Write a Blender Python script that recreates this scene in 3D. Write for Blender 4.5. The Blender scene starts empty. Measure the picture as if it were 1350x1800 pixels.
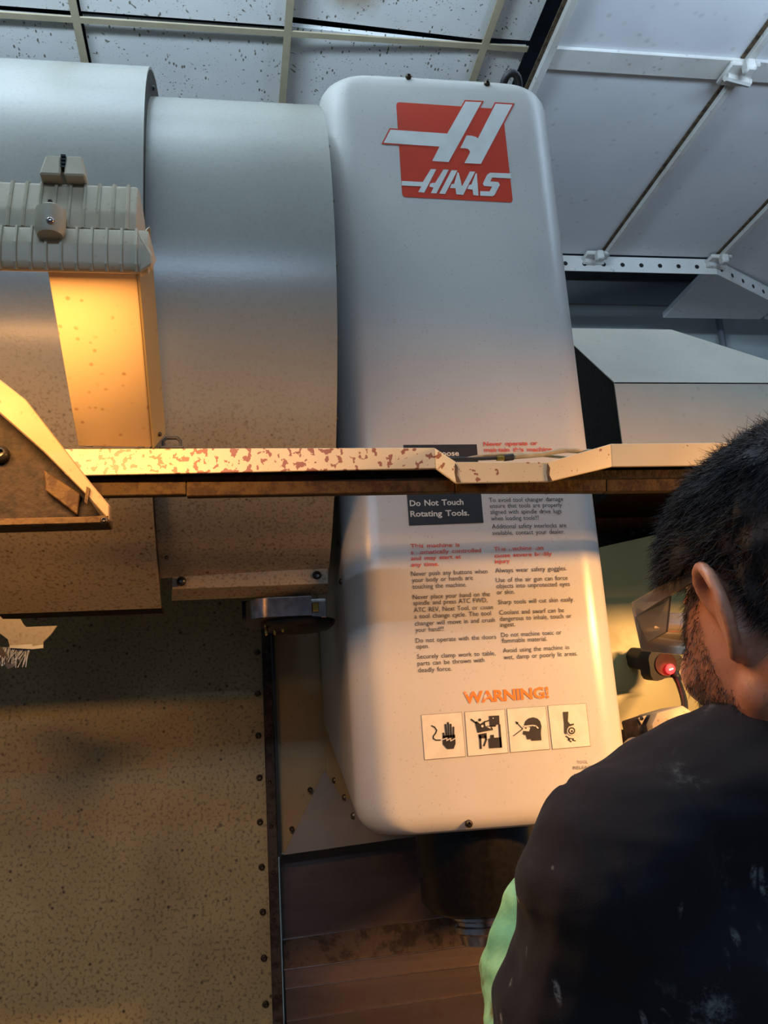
import bpy, bmesh, math, random
import numpy as np
from math import sin, cos, pi, radians, atan2, sqrt
from mathutils import Vector, Matrix

S = bpy.context.scene
C = bpy.context.collection
random.seed(7); rng = np.random.default_rng(7)

# ------------------------------------------------------------------ camera
F = 1650.0
CAM = Vector((0, 0, 1.5))
ROT = Matrix.Rotation(-radians(10), 3, 'Z') @ Matrix.Rotation(pi/2 + radians(14.6), 3, 'X') @ Matrix.Rotation(-radians(3.7), 3, 'Z')
cd = bpy.data.cameras.new('camera'); cam = bpy.data.objects.new('camera', cd); C.objects.link(cam)
cam.matrix_world = Matrix.Translation(CAM) @ ROT.to_4x4()
cd.sensor_fit = 'VERTICAL'; cd.sensor_height = 36; cd.lens = F/1800*36; cd.clip_start = 0.05; cd.clip_end = 60
S.camera = cam

# ------------------------------------------------------------------ world, lights, exposure
w = bpy.data.worlds.new('world'); S.world = w; w.use_nodes = True
w.node_tree.nodes['Background'].inputs[0].default_value = (0.42, 0.60, 0.90, 1)
w.node_tree.nodes['Background'].inputs[1].default_value = 0.15
S.view_settings.view_transform = 'Standard'; S.view_settings.look = 'None'
S.view_settings.gamma = 1; S.view_settings.use_curve_mapping = False
S.view_settings.exposure = 0.0

def area(name, loc, direction, sx, sy, power, col, spread=180):
    l = bpy.data.lights.new(name, 'AREA'); l.shape = 'RECTANGLE'; l.size = sx; l.size_y = sy
    l.energy = power; l.color = col; l.spread = radians(spread)
    o = bpy.data.objects.new(name, l); C.objects.link(o); o.location = loc
    o.rotation_euler = Vector(direction).to_track_quat('-Z', 'Y').to_euler()
    return o
WARM = (1.0, 0.475, 0.145)
area('halogen_light', (-0.24, 0.772, 1.925), (0.0, 0.46, -0.89), 0.32, 0.06, 7, WARM)
area('halogen_light', (1.28, 0.75, 1.808), (-0.17, 0.36, -0.92), 0.32, 0.05, 52, WARM)
area('shop_and_fill_light', (-0.35, -1.25, 2.55), (0.02, 0.95, -.22), 1.4, 0.05, 13, (0.50, 0.72, 1.0))
area('shop_and_fill_light', (1.9, 0.9, 3.0), (0.1, 0.35, 1), 1.3, 0.3, 44, (0.58, 0.76, 1.0))  # unseen uplight added to brighten the raised door
area('shop_and_fill_light', (-0.7, 0.7, 3.0), (0.1, 0.45, 1), 1.2, 0.2, 85, (0.62, 0.80, 1.0))  # unseen uplight added to brighten the tile ceiling

# ------------------------------------------------------------------ helpers
def ray(px, py): return ROT @ Vector(((px-675)/F, -(py-900)/F, -1))
def P(px, py, Y=None, X=None, Z=None):
    r = ray(px, py)
    k = (Y-CAM.y)/r.y if Y is not None else (X-CAM.x)/r.x if X is not None else (Z-CAM.z)/r.z
    return CAM + r*k
def D(px, py, d): return CAM + ray(px, py)*d

def wloc(o):
    v = Vector((0, 0, 0))
    while o: v += o.location; o = o.parent
    return v
def thing(name, label, cat, loc=(0, 0, 0), group=None):
    o = bpy.data.objects.new(name, None); C.objects.link(o); o.location = loc; o.empty_display_size = 0.05
    o['label'] = label; o['category'] = cat
    if group: o['group'] = group
    return o
def link(name, me, mat, parent=None, label=None, smooth=False, kind=None):
    o = bpy.data.objects.new(name, me); C.objects.link(o)
    if mat and not me.materials: me.materials.append(mat)
    if parent:
        o.parent = parent; me.transform(Matrix.Translation(-wloc(parent)))
    if smooth:
        for p in me.polygons: p.use_smooth = True
    if label: o['label'] = label
    if kind: o['kind'] = kind
    return o
def fix(bm):
    bmesh.ops.recalc_face_normals(bm, faces=bm.faces)
class MB:
    def __init__(s): s.bm = bmesh.new()
    def add(s, vs, fs, bevel=0, seg=1):
        b = bmesh.new(); v = [b.verts.new(p) for p in vs]
        for f in fs: b.faces.new([v[i] for i in f])
        fix(b)
        if bevel:
            bmesh.ops.bevel(b, geom=b.edges[:], offset=bevel, segments=seg, affect='EDGES', profile=0.5)
        me = bpy.data.meshes.new('t'); b.to_mesh(me); b.free(); s.bm.from_mesh(me); bpy.data.meshes.remove(me)
        return s
    def box(s, a, b, bevel=0, seg=1):
        x0, y0, z0 = [min(a[i], b[i]) for i in range(3)]; x1, y1, z1 = [max(a[i], b[i]) for i in range(3)]
        vs = [(x0,y0,z0),(x1,y0,z0),(x1,y1,z0),(x0,y1,z0),(x0,y0,z1),(x1,y0,z1),(x1,y1,z1),(x0,y1,z1)]
        return s.add(vs, [(0,1,2,3),(4,5,6,7),(0,1,5,4),(1,2,6,5),(2,3,7,6),(3,0,4,7)], bevel, seg)
    def prism(s, pts, off, bevel=0, seg=1):
        off = Vector(off); n = len(pts); pts = [Vector(p) for p in pts]
        vs = pts + [p+off for p in pts]
        fs = [tuple(range(n)), tuple(range(2*n-1, n-1, -1))] + [(i, (i+1) % n, n+(i+1) % n, n+i) for i in range(n)]
        return s.add(vs, fs, bevel, seg)
    def flat(s, pts): return s.add(pts, [tuple(range(len(pts)))])
    def tube(s, pts, r, n=8, caps=True):
        pts = [Vector(p) for p in pts]; rs = r if isinstance(r, (list, tuple)) else [r]*len(pts)
        vs = []; fs = []; up = None
        for i, p in enumerate(pts):
            t = (pts[min(i+1, len(pts)-1)] - pts[max(i-1, 0)]).normalized()
            if up is None: up = t.orthogonal().normalized()
            up = (up - t*up.dot(t)).normalized(); q = t.cross(up)
            for k in range(n):
                a = 2*pi*k/n; vs.append(p + (up*cos(a)+q*sin(a))*rs[i])
        for i in range(len(pts)-1):
            for k in range(n):
                fs.append((i*n+k, i*n+(k+1) % n, (i+1)*n+(k+1) % n, (i+1)*n+k))
        if caps: fs += [tuple(range(n)), tuple(range((len(pts)-1)*n, len(pts)*n))]
        return s.add(vs, fs)
    def lathe(s, c, axis, prof, n=24):   # prof: (radius, along)
        c = Vector(c); ax = Vector(axis).normalized(); u = ax.orthogonal().normalized(); v = ax.cross(u)
        vs = []; fs = []; m = len(prof)
        for r, h in prof:
            for k in range(n):
                a = 2*pi*k/n; vs.append(c+ax*h+(u*cos(a)+v*sin(a))*max(r, 1e-5))
        for i in range(m-1):
            for k in range(n): fs.append((i*n+k, i*n+(k+1) % n, (i+1)*n+(k+1) % n, (i+1)*n+k))
        fs += [tuple(range(n)), tuple(range((m-1)*n, m*n))]
        return s.add(vs, fs)
    def build(s, name, mat, parent=None, label=None, smooth=False, kind=None, angle=None):
        me = bpy.data.meshes.new(name); s.bm.to_mesh(me); s.bm.free()
        o = link(name, me, mat, parent, label, smooth or bool(angle), kind)
        if angle: me.set_sharp_from_angle(angle=radians(angle))
        return o
def spline(pts, n=6):
    pts = [Vector(p) for p in pts]; out = []
    q = [2*pts[0]-pts[1]] + pts + [2*pts[-1]-pts[-2]]
    for i in range(1, len(q)-2):
        for k in range(n):
            t = k/n; a, b, c, d = q[i-1], q[i], q[i+1], q[i+2]
            out.append(0.5*((2*b)+(c-a)*t+(2*a-5*b+4*c-d)*t*t+(3*b-a-3*c+d)*t**3))
    out.append(pts[-1]); return out
def bolt(pos, axis, r, parent, mat, name='bolt'):
    m = MB(); m.lathe(pos, axis, [(r, 0), (r, r*.35), (r*.8, r*.75), (r*.45, r*.95), (r*.42, r*.45), (0, r*.4)], 14)
    return m.build(name, mat, parent, angle=40)

# ------------------------------------------------------------------ materials
def srgb(r, g, b):
    f = lambda c: (c/255/12.92) if c/255 <= .04045 else ((c/255+.055)/1.055)**2.4
    return (f(r), f(g), f(b), 1)
class NT:
    def __init__(s, name):
        s.m = bpy.data.materials.new(name); s.m.use_nodes = True; s.t = s.m.node_tree
        s.b = s.t.nodes['Principled BSDF']; s.co = s.t.nodes.new('ShaderNodeTexCoord').outputs['Object']
    def n(s, ty, **k):
        x = s.t.nodes.new(ty)
        for a, v in k.items(): setattr(x, a, v)
        return x
    def l(s, a, b): s.t.links.new(a, b)
    def mapped(s, sc=(1, 1, 1), rot=(0, 0, 0)):
        m = s.n('ShaderNodeMapping'); m.inputs['Scale'].default_value = sc; m.inputs['Rotation'].default_value = rot
        s.l(s.co, m.inputs[0]); return m.outputs[0]
    def noise(s, scale, detail=3, vec=None, rough=.5):
        x = s.n('ShaderNodeTexNoise'); x.inputs['Scale'].default_value = scale; x.inputs['Detail'].default_value = detail
        x.inputs['Roughness'].default_value = rough; s.l(vec or s.co, x.inputs['Vector']); return x.outputs[0]
    def vor(s, scale, vec=None, rand=1):
        x = s.n('ShaderNodeTexVoronoi'); x.inputs['Scale'].default_value = scale; x.inputs['Randomness'].default_value = rand
        s.l(vec or s.co, x.inputs['Vector']); return x
    def ramp(s, v, p0, p1, c0=0.0, c1=1.0):
        x = s.n('ShaderNodeMapRange'); x.interpolation_type = 'SMOOTHSTEP'; s.l(v, x.inputs['Value'])
        for i, q in zip(('From Min', 'From Max', 'To Min', 'To Max'), (p0, p1, c0, c1)): x.inputs[i].default_value = q
        return x.outputs[0]
    def math(s, op, a, b):
        x = s.n('ShaderNodeMath', operation=op)
        for i, q in enumerate((a, b)):
            if isinstance(q, (int, float)): x.inputs[i].default_value = q
            else: s.l(q, x.inputs[i])
        return x.outputs[0]
    def mix(s, fac, a, b):
        x = s.n('ShaderNodeMix', data_type='RGBA')
        if isinstance(fac, (int, float)): x.inputs[0].default_value = fac
        else: s.l(fac, x.inputs[0])
        for i, q in ((6, a), (7, b)):
            if isinstance(q, tuple): x.inputs[i].default_value = q
            else: s.l(q, x.inputs[i])
        return x.outputs[2]
    def bump(s, h, strength=.3, dist=.002):
        x = s.n('ShaderNodeBump'); x.inputs['Strength'].default_value = strength; x.inputs['Distance'].default_value = dist
        s.l(h, x.inputs['Height']); s.l(x.outputs[0], s.b.inputs['Normal'])
    def fin(s, col, rough=.5, metal=0.0, **kw):
        if isinstance(col, tuple): s.b.inputs['Base Color'].default_value = col
        else: s.l(col, s.b.inputs['Base Color'])
        if isinstance(rough, (int, float)): s.b.inputs['Roughness'].default_value = rough
        else: s.l(rough, s.b.inputs['Roughness'])
        s.b.inputs['Metallic'].default_value = metal
        for k, v in kw.items(): s.b.inputs[k.replace('_', ' ')].default_value = v
        return s.m
def paint(name, base, tint, rough=.35, spots=0.0, spotcol=(.05, .025, .01, 1), grime=0.0, grimecol=(.08, .045, .02, 1), bump=.08, sscale=90, fine=False, mscale=3, low=None):
    """aged machine paint: large soft tone changes, oil specks, grime"""
    t = NT(name)
    c = t.mix(t.ramp(t.noise(mscale, 3), .35, .65), base, tint)
    if grime:
        g = t.ramp(t.noise(5.5, 6, None, .65), .40, .90)
        c = t.mix(t.math('MULTIPLY', g, grime), c, grimecol)
    kz = None
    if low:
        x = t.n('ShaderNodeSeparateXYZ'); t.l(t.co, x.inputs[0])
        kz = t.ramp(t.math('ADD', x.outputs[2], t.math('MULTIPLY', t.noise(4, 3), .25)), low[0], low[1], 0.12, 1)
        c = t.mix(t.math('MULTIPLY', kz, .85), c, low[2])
    if spots:
        v = t.vor(sscale); m = t.ramp(t.noise(sscale*.45, 2), .42, .62)
        d = t.ramp(v.outputs['Distance'], .10, .26, 1, 0)
        big = t.vor(sscale*.3); db = t.ramp(big.outputs['Distance'], .06, .10, .9, 0)
        k = t.math('MULTIPLY', d, m); k = t.math('MAXIMUM', k, t.math('MULTIPLY', db, t.ramp(t.noise(14), .45, .6)))
        if fine:
            f2 = t.ramp(t.noise(sscale*2.6, 3), .5, .66); k = t.math('MAXIMUM', k, t.math('MULTIPLY', f2, .55))
        k = t.math('MULTIPLY', k, spots)
        if kz is not None: k = t.math('MULTIPLY', k, kz)
        c = t.mix(k, c, spotcol)
    r = t.ramp(t.noise(9, 4), .3, .7, rough-.06, rough+.1) if rough > .33 else rough
    t.bump(t.noise(260, 2), bump, .0006)
    return t.fin(c, r)
def plain(name, col, rough=.5, metal=0.0, nscale=40, amt=.25, bump=.1, **kw):
    t = NT(name); d = tuple([c*(1-amt) for c in col[:3]]+[1])
    c = t.mix(t.ramp(t.noise(nscale, 4), .3, .7), col, d)
    t.bump(t.noise(nscale*4, 3), bump, .001)
    return t.fin(c, rough, metal, **kw)

M = {}
putty = (.50, .50, .46, 1)
M['cover'] = paint('cover_paint', (.52, .50, .455, 1), (.47, .455, .42, 1), .26, .22, (.16, .11, .08, 1), .0, bump=.05, sscale=130)
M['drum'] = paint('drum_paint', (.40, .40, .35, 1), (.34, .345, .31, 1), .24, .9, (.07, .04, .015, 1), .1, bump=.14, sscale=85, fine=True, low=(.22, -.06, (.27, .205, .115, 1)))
M['drum_low'] = paint('drum_low_paint', (.36, .33, .26, 1), (.31, .28, .22, 1), .36, .75, (.07, .04, .015, 1), .3, sscale=80)
M['wall_paint'] = paint('splashed_wall_paint', (.40, .325, .145, 1), (.30, .24, .105, 1), .36, .9, (.040, .024, .010, 1), .35, sscale=62, fine=True)
M['lip'] = paint('grimy_lip_paint', (.21, .145, .07, 1), (.17, .11, .05, 1), .5, .7, (.06, .03, .012, 1), .4, sscale=110)
M['wall_clean'] = paint('yellowed_paint', (.34, .26, .12, 1), (.28, .20, .085, 1), .36, .35, (.08, .05, .02, 1), .25, sscale=70)
M['box'] = paint('side_box_paint', (.50, .46, .37, 1), (.45, .42, .34, 1), .40, .2, (.12, .09, .06, 1), .12, sscale=40)
M['yellow'] = paint('yellow_green_paint', (.33, .31, .12, 1), (.30, .29, .13, 1), .35, .1, (.1, .08, .03, 1), .1)
M['lamp'] = paint('lamp_paint', (.60, .50, .34, 1), (.50, .42, .28, 1), .5, .3, (.12, .07, .03, 1), .35, sscale=120)
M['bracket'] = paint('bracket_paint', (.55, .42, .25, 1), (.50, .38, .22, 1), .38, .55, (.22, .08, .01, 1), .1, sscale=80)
M['bare'] = plain('bare_grey_sheet', (.20, .185, .16, 1), .5, 0, 12, .12, .05)
M['black'] = plain('black_metal', (.012, .011, .010, 1), .35, 0, 60, .4)
M['bolt'] = plain('oily_bolt', (.10, .075, .05, 1), .38, .8, 200, .5)
M['steel'] = plain('oily_steel', (.55, .48, .44, 1), .26, 1.0, 90, .35, .05)
M['lit_steel'] = plain('brass_lit_steel', (.72, .45, .10, 1), .22, 1.0, 90, .3)  # steel with warm light put into its brassy colour
M['spindle'] = plain('spindle_black', (.009, .008, .007, 1), .32, 0, 120, .5, .1, Specular_IOR_Level=.3)
def m_beam():
    t = NT('chipped_beam_paint')
    c = t.mix(t.ramp(t.noise(8, 3), .35, .65), (.60, .52, .34, 1), (.54, .46, .29, 1))
    # paint chips down to reddish primer, thicker towards the left end
    x = t.n('ShaderNodeSeparateXYZ'); t.l(t.co, x.inputs[0])
    left = t.ramp(x.outputs[0], -.2, .45, .045, -.13)
    k = t.ramp(t.math('ADD', t.noise(120, 3, None, .45), left), .592, .606)
    c = t.mix(k, c, (.25, .10, .05, 1))
    v = t.vor(150); c = t.mix(t.ramp(v.outputs['Distance'], .05, .12, .7, 0), c, (.25, .09, .03, 1))
    t.bump(k, -.3, .001)
    return t.fin(c, .38)
M['beam'] = m_beam()
def m_rust(name, a, b, lo=.45, hi=.6, sc=60, rough=.65):
    t = NT(name); c = t.mix(t.ramp(t.noise(sc, 6, None, .7), lo, hi), a, b)
    t.bump(t.noise(sc*2.5, 5), .6, .002); return t.fin(c, rough, 0, Specular_IOR_Level=.15)
M['rust'] = m_rust('oily_rust', (.055, .034, .013, 1), (.030, .016, .008, 1))
M['rust_and_shade'] = m_rust('dark_rust_and_shade', (.016, .010, .006, 1), (.007, .005, .003, 1))  # near-black mottle for oily rust and for shade put into the colour
M['strip'] = m_rust('worn_strip_steel', (.060, .045, .036, 1), (.025, .018, .014, 1), sc=35, rough=.5)
def m_way():
    t = NT('way_cover_steel')
    v = t.mapped((.8, 1, 4)); s = t.noise(6, 4, v, .5)
    c = t.mix(t.ramp(s, .3, .7), (.105, .078, .072, 1), (.055, .042, .040, 1))
    c = t.mix(t.ramp(t.noise(60, 4), .55, .75, 0, .5), c, (.06, .03, .02, 1))
    t.bump(s, .08, .002); return t.fin(c, t.ramp(s, .3, .7, .34, .5), .6)
M['way'] = m_way()
def m_tile():
    t = NT('fissured_ceiling_tile')
    n = t.noise(9, 2); vm = t.n('ShaderNodeVectorMath', operation='MULTIPLY_ADD')
    t.l(n, vm.inputs[0]); vm.inputs[1].default_value = (.12, .12, 0); t.l(t.co, vm.inputs[2])
    v1 = t.vor(55, vm.outputs[0]); v2 = t.vor(120)
    mp = t.mapped((70, 28, 20), (0, 0, .7)); v3 = t.vor(1, mp)
    k = t.math('MAXIMUM', t.ramp(v1.outputs['Distance'], .13, .2, 1, 0), t.ramp(v2.outputs['Distance'], .13, .2, .7, 0))
    k = t.math('MULTIPLY', k, t.ramp(t.noise(22, 3), .42, .55))
    k = t.math('MAXIMUM', k, t.math('MULTIPLY', t.ramp(v3.outputs['Distance'], .16, .24, 1, 0), t.ramp(t.noise(16, 2), .5, .56)))
    c = t.mix(t.ramp(t.noise(3, 3), .35, .65), (.74, .74, .70, 1), (.66, .67, .64, 1))
    # brown water stain on the tile above the cover
    x = t.n('ShaderNodeVectorMath', operation='DISTANCE'); t.l(t.co, x.inputs[0]); x.inputs[1].default_value = (.41, 2.20, 3.6)
    st = t.ramp(t.math('ADD', x.outputs['Value'], t.math('MULTIPLY', t.noise(12, 3), .10)), .07, .17, .75, 0)
    c = t.mix(st, c, (.27, .17, .06, 1))
    c = t.mix(k, c, (.16, .14, .10, 1))
    t.bump(k, -.6, .003); return t.fin(c, .9)
M['tile'] = m_tile()
M['tee'] = plain('yellowed_ceiling_grid', (.42, .36, .23, 1), .5, 0, 12, .15)
M['door'] = paint('white_door_panel', (.66, .68, .68, 1), (.60, .62, .63, 1), .5, .25, (.2, .18, .16, 1), .1, (.3, .27, .24, 1), sscale=22, mscale=1.5)
M['door_rail'] = paint('white_rail_paint', (.62, .62, .58, 1), (.52, .51, .46, 1), .5, .45, (.12, .09, .06, 1), .35, (.2, .15, .09, 1), sscale=35)
M['dirt'] = m_rust('dusty_joint', (.12, .085, .05, 1), (.05, .035, .025, 1))
M['roomwall'] = paint('room_wall_paint', (.42, .47, .44, 1), (.38, .42, .41, 1), .6, .1, mscale=1)
M['roomband'] = paint('room_wall_band', (.22, .25, .26, 1), (.19, .22, .23, 1), .6, .1, mscale=1)
M['track'] = plain('dark_track', (.06, .065, .075, 1), .45, .5, 12, .4)
M['pipe'] = plain('conduit', (.38, .42, .44, 1), .35, .6, 12, .2)
M['floor'] = plain('concrete_floor', (.17, .16, .15, 1), .8, 0, 5, .4)
M['red'] = plain('logo_red', (.56, .042, .013, 1), .33, 0, 6, .12, .02)
M['logo_white'] = plain('logo_white', (.64, .66, .62, 1), .35, 0, 30, .1, .02)
M['sticker'] = plain('sticker_white', (.66, .62, .52, 1), .4, 0, 40, .15, .02)
M['ink'] = plain('ink_black', (.018, .016, .014, 1), .45, 0, 60, .3, .02)
def m_worn(name, ink, lo, hi, sc=60):
    t = NT(name); k = t.ramp(t.noise(sc, 3), lo, hi)
    c = t.mix(k, ink, (.50, .48, .435, 1)); return t.fin(c, .35)
M['orange_ink'] = m_worn('worn_orange_print', (.80, .20, .03, 1), .56, .70, 70)
M['red_ink'] = m_worn('worn_red_print', (.60, .09, .04, 1), .56, .68, 60)
M['text_ink'] = m_worn('faded_black_print', (.045, .038, .032, 1), .60, .95, 30)
M['grey_ink'] = m_worn('faded_grey_print', (.15, .13, .11, 1), .5, 1.0, 30)
def emit(name, col, s):
    m = bpy.data.materials.new(name); m.use_nodes = True; b = m.node_tree.nodes['Principled BSDF']
    b.inputs['Base Color'].default_value = col; b.inputs['Emission Color'].default_value = col; b.inputs['Emission Strength'].default_value = s
    return m
M['led'] = emit('red_led', (1, .02, .02, 1), 5.0)
M['led_core'] = emit('led_core', (1, .70, .45, 1), 4.0)
M['lens'] = emit('hot_lens', (1, .36, .05, 1), 1.6)
M['rubber'] = plain('black_rubber', (.015, .015, .016, 1), .5, 0, 60, .3)
M['cable'] = plain('tan_cable', (.45, .36, .22, 1), .6, 0, 60, .4)
M['bristle'] = plain('blue_grey_bristle', (.42, .50, .62, 1), .5, 0, 90, .4)
def m_skin():
    t = NT('skin'); c = t.mix(t.ramp(t.noise(14, 4), .35, .65), (.50, .235, .145, 1), (.43, .185, .11, 1))
    c = t.mix(t.ramp(t.noise(240, 2), .60, .72, 0, .25), c, (.14, .06, .04, 1))
    t.bump(t.noise(320, 3), .25, .0008)
    return t.fin(c, .42, 0, Subsurface_Weight=.10, Subsurface_Scale=.01)
M['skin'] = m_skin()
M['hair'] = plain('black_hair', (.009, .0085, .0105, 1), .6, 0, 60, .5, Specular_IOR_Level=.3)
M['beard'] = plain('dark_beard_hair', (.030, .020, .015, 1), .5, 0, 60, .4)
def m_shirt():
    t = NT('stained_black_cotton')
    c = t.mix(t.ramp(t.noise(7, 3), .3, .7), (.0080, .0078, .0105, 1), (.012, .011, .013, 1))
    d = t.math('MULTIPLY', t.ramp(t.noise(9, 5, None, .6), .53, .68), t.ramp(t.noise(60, 5, None, .75), .48, .72))
    x = t.n('ShaderNodeSeparateXYZ'); t.l(t.co, x.inputs[0])
    c = t.mix(t.math('MULTIPLY', d, .42), c, (.36, .40, .40, 1))
    v = t.vor(26); s = t.math('MULTIPLY', t.ramp(v.outputs['Distance'], .045, .085, 1, 0), t.ramp(t.noise(20), .48, .56))
    c = t.mix(t.math('MULTIPLY', s, .6), c, (.45, .45, .40, 1))
    mp = t.mapped((90, 90, 15), (.25, .15, 0)); v2 = t.vor(1, mp)
    s2 = t.math('MULTIPLY', t.ramp(v2.outputs['Distance'], .14, .34, 1, 0), t.ramp(t.noise(11, 2), .54, .60))
    s2 = t.math('MULTIPLY', s2, t.ramp(t.noise(120, 4, None, .7), .42, .62))
    c = t.mix(t.math('MULTIPLY', s2, .55), c, (.40, .42, .40, 1))
    wv = t.noise(900, 1); fold = t.noise(14, 2, t.mapped((.6, .6, 1.6), (.5, .3, 0)))
    t.bump(t.math('ADD', t.math('MULTIPLY', wv, .03), fold), .45, .02)
    return t.fin(c, .92, 0, Sheen_Weight=.03, Specular_IOR_Level=.25)
M['shirt'] = m_shirt()
def m_green():
    t = NT('mint_green_cloth'); mp = t.mapped((1, 1, .5))
    c = t.mix(t.ramp(t.noise(16, 4), .4, .65), (.26, .56, .30, 1), (.10, .33, .20, 1))
    c = t.mix(t.ramp(t.noise(30, 4), .6, .75), c, (.12, .12, .05, 1))
    t.bump(t.noise(45, 3), .5, .006); return t.fin(c, .8)
M['green'] = m_green()
M['denim'] = plain('work_trousers', (.03, .035, .05, 1), .9)
M['boot'] = plain('boot_leather', (.03, .02, .015, 1), .6)
def m_clear():
    m = bpy.data.materials.new('clear_plastic'); m.use_nodes = True; t = m.node_tree; b = t.nodes['Principled BSDF']
    b.inputs['Base Color'].default_value = (.42, .37, .30, 1); b.inputs['Roughness'].default_value = .12
    b.inputs['Transmission Weight'].default_value = .72; b.inputs['IOR'].default_value = 1.25
    return m
M['clear'] = m_clear()

# ------------------------------------------------------------------ room shell
def struct(o): o['kind'] = 'structure'; return o
ZC = 3.6
struct(MB().box((-4, -4, -.1), (5, 4.2, 0)).build('floor', M['floor']))
struct(MB().box((-4.1, 1.5, 0), (-4, 4.2, 3.9)).build('wall_left', M['roomwall']))
# dropped ceiling
ceil = struct(MB().box((-4, -.1, ZC+.2), (1.1, 4.2, ZC+.25)).build('ceiling', M['track']))
XG = [.215+.605*k for k in range(-6, 3)]; YG = [2.338+.605*k for k in range(-4, 4)]
for i, x in enumerate(XG[:-1]):
    for j, y in enumerate(YG[:-1]):
        x1 = min(XG[i+1], .968)
        if x > .98: continue
        t = MB(); lift = .004+random.random()*.006; tl = [random.random()*.012 for _ in range(4)]
        if i == 6 and j in (3, 4): tl = [.03, .0, .0, .035]
        g = .016
        a = [(x+g, y+g, ZC+lift+tl[0]), (x1-.006, y+g, ZC+lift+tl[1]), (x1-.006, YG[j+1]-g, ZC+lift+tl[2]), (x+g, YG[j+1]-g, ZC+lift+tl[3])]
        t.prism(a, (0, 0, .014)); t.build('ceiling_tile', M['tile'], ceil)
for x in XG[:-1]:
    MB().box((x-.011, YG[0], ZC-.006), (x+.011, YG[-1], ZC)).box((x-.0015, YG[0], ZC), (x+.0015, YG[-1], ZC+.035)).build('grid_runner', M['tee'], ceil)
for y in YG:
    for i in range(len(XG)-1):
        x1 = min(XG[i+1], .97)
        MB().box((XG[i]+.011, y-.011, ZC-.0055), (x1-.011, y+.011, ZC-.0005)).build('grid_cross_tee', M['tee'], ceil)
# raised overhead door
ZD = 3.5
door = bpy.data.objects.new('door_1', None); C.objects.link(door); door['kind'] = 'structure'; door.location = (.97, 2.2, ZD)
xs = [.985, 1.615, 2.135, 2.68, 3.2]; ys = [.3, 1.27, 2.25, 3.38]
for i in range(4):
    for j in range(3):
        y1 = ys[j+1] if not (j == 2 and i >= 2) else 3.95
        MB().box((xs[i]+.012, ys[j]+.012, ZD), (xs[i+1]-.012, y1-.012, ZD+.03), .003).build('door_panel', M['door'], door)
for x in xs[:4]:
    w_ = .018
    MB().box((x-w_, ys[0], ZD-.022), (x+w_*.4, ys[-1], ZD-.0005), .003).build('door_rail', M['door_rail'], door)
    MB().box((x-w_-.012, ys[0], ZD-.006), (x-w_, ys[-1], ZD-.0006)).build('dirt_seam', M['dirt'], door, 'brown dirt along the rail')
for y in ys[1:3]:
    MB().box((xs[0], y-.045, ZD-.012), (3.2, y+.045, ZD-.0007), .003).build('cross_rail', M['door_rail'], door)
    MB().box((xs[0], y+.045, ZD-.004), (3.2, y+.05, ZD-.0006)).build('dirt_seam', M['dirt'], door)
def strut(a, b, name='perforated_strut'):
    a = Vector(a); b = Vector(b); d = (b-a).normalized(); n = Vector((-d.y, d.x, 0)); L = (b-a).length
    m = MB(); m.prism([a, b, b+Vector((0, 0, -.075)), a+Vector((0, 0, -.075))], n*.004)
    m.prism([a, b, b+n*.05, a+n*.05], (0, 0, -.004))
    o = m.build(name, M['door_rail'], door)
    h = MB(); k = .04
    while k < L-.03:
        p = a+d*k+Vector((0, 0, -.042)); h.lathe(p-n*.0012, n, [(.010, 0), (.010, .001)], 10); k += .085
    h.build('strut_hole', M['black'], o, kind='stuff')
strut((.97, 3.37, ZD-.002), (2.12, 3.37, ZD-.002)); strut((2.12, 3.37, ZD-.002), (3.2, 3.98, ZD-.03))
for x, y in ((1.60, 2.25), (1.56, 3.36), (2.12, 3.36), (2.135, 2.25)):
    m = MB(); m.box((x-.05, y-.05, ZD-.03), (x+.05, y+.05, ZD-.012), .006)
    m.tube([(x-.045, y, ZD-.036), (x+.045, y+.02, ZD-.036)], .014, 8)
    m.box((x-.012, y-.07, ZD-.06), (x+.02, y-.03, ZD-.02), .006); m.build('roller_hinge', M['door_rail'], door, angle=40)
# back wall, its band, the dark track, conduit
struct(MB().box((-4, 4.2, 0), (5, 4.3, 3.9)).build('wall_back', M['roomwall']))
def wp(px, py, Y=4.2): return P(px, py, Y=Y)
zb = wp(1100, 537).z
struct(MB().box((.9, 4.185, zb), (5, 4.1995, 3.9)).build('trim_1', M['roomband']))
tz = wp(1150, 484, 4.1); tz2 = wp(1150, 462, 4.1)
tr = thing('door_track', 'long dark steel track running along the top of the back wall', 'track', (2, 4.1, tz.z))
MB().box((.9, 4.05, tz.z), (5, 4.16, tz2.z+.1), .006).build('track_channel', M['track'], tr)
MB().box((.9, 4.04, tz.z+.015), (5, 4.049, tz.z+.03)).build('track_lip', M['pipe'], tr)
a = wp(1255, 488, 4.12)
cp = thing('conduit', 'thin vertical steel conduit on the back wall right of the tall cover', 'pipe', (a.x, 4.13, a.z))
MB().tube([(a.x, 4.14, 2.4), (a.x, 4.14, a.z-.01)], .018, 10).build('pipe_run', M['pipe'], cp, smooth=True)
for z in (2.55, 3.02): MB().box((a.x-.03, 4.12, z), (a.x+.03, 4.184, z+.02), .003).build('pipe_clip', M['pipe'], cp)

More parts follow.
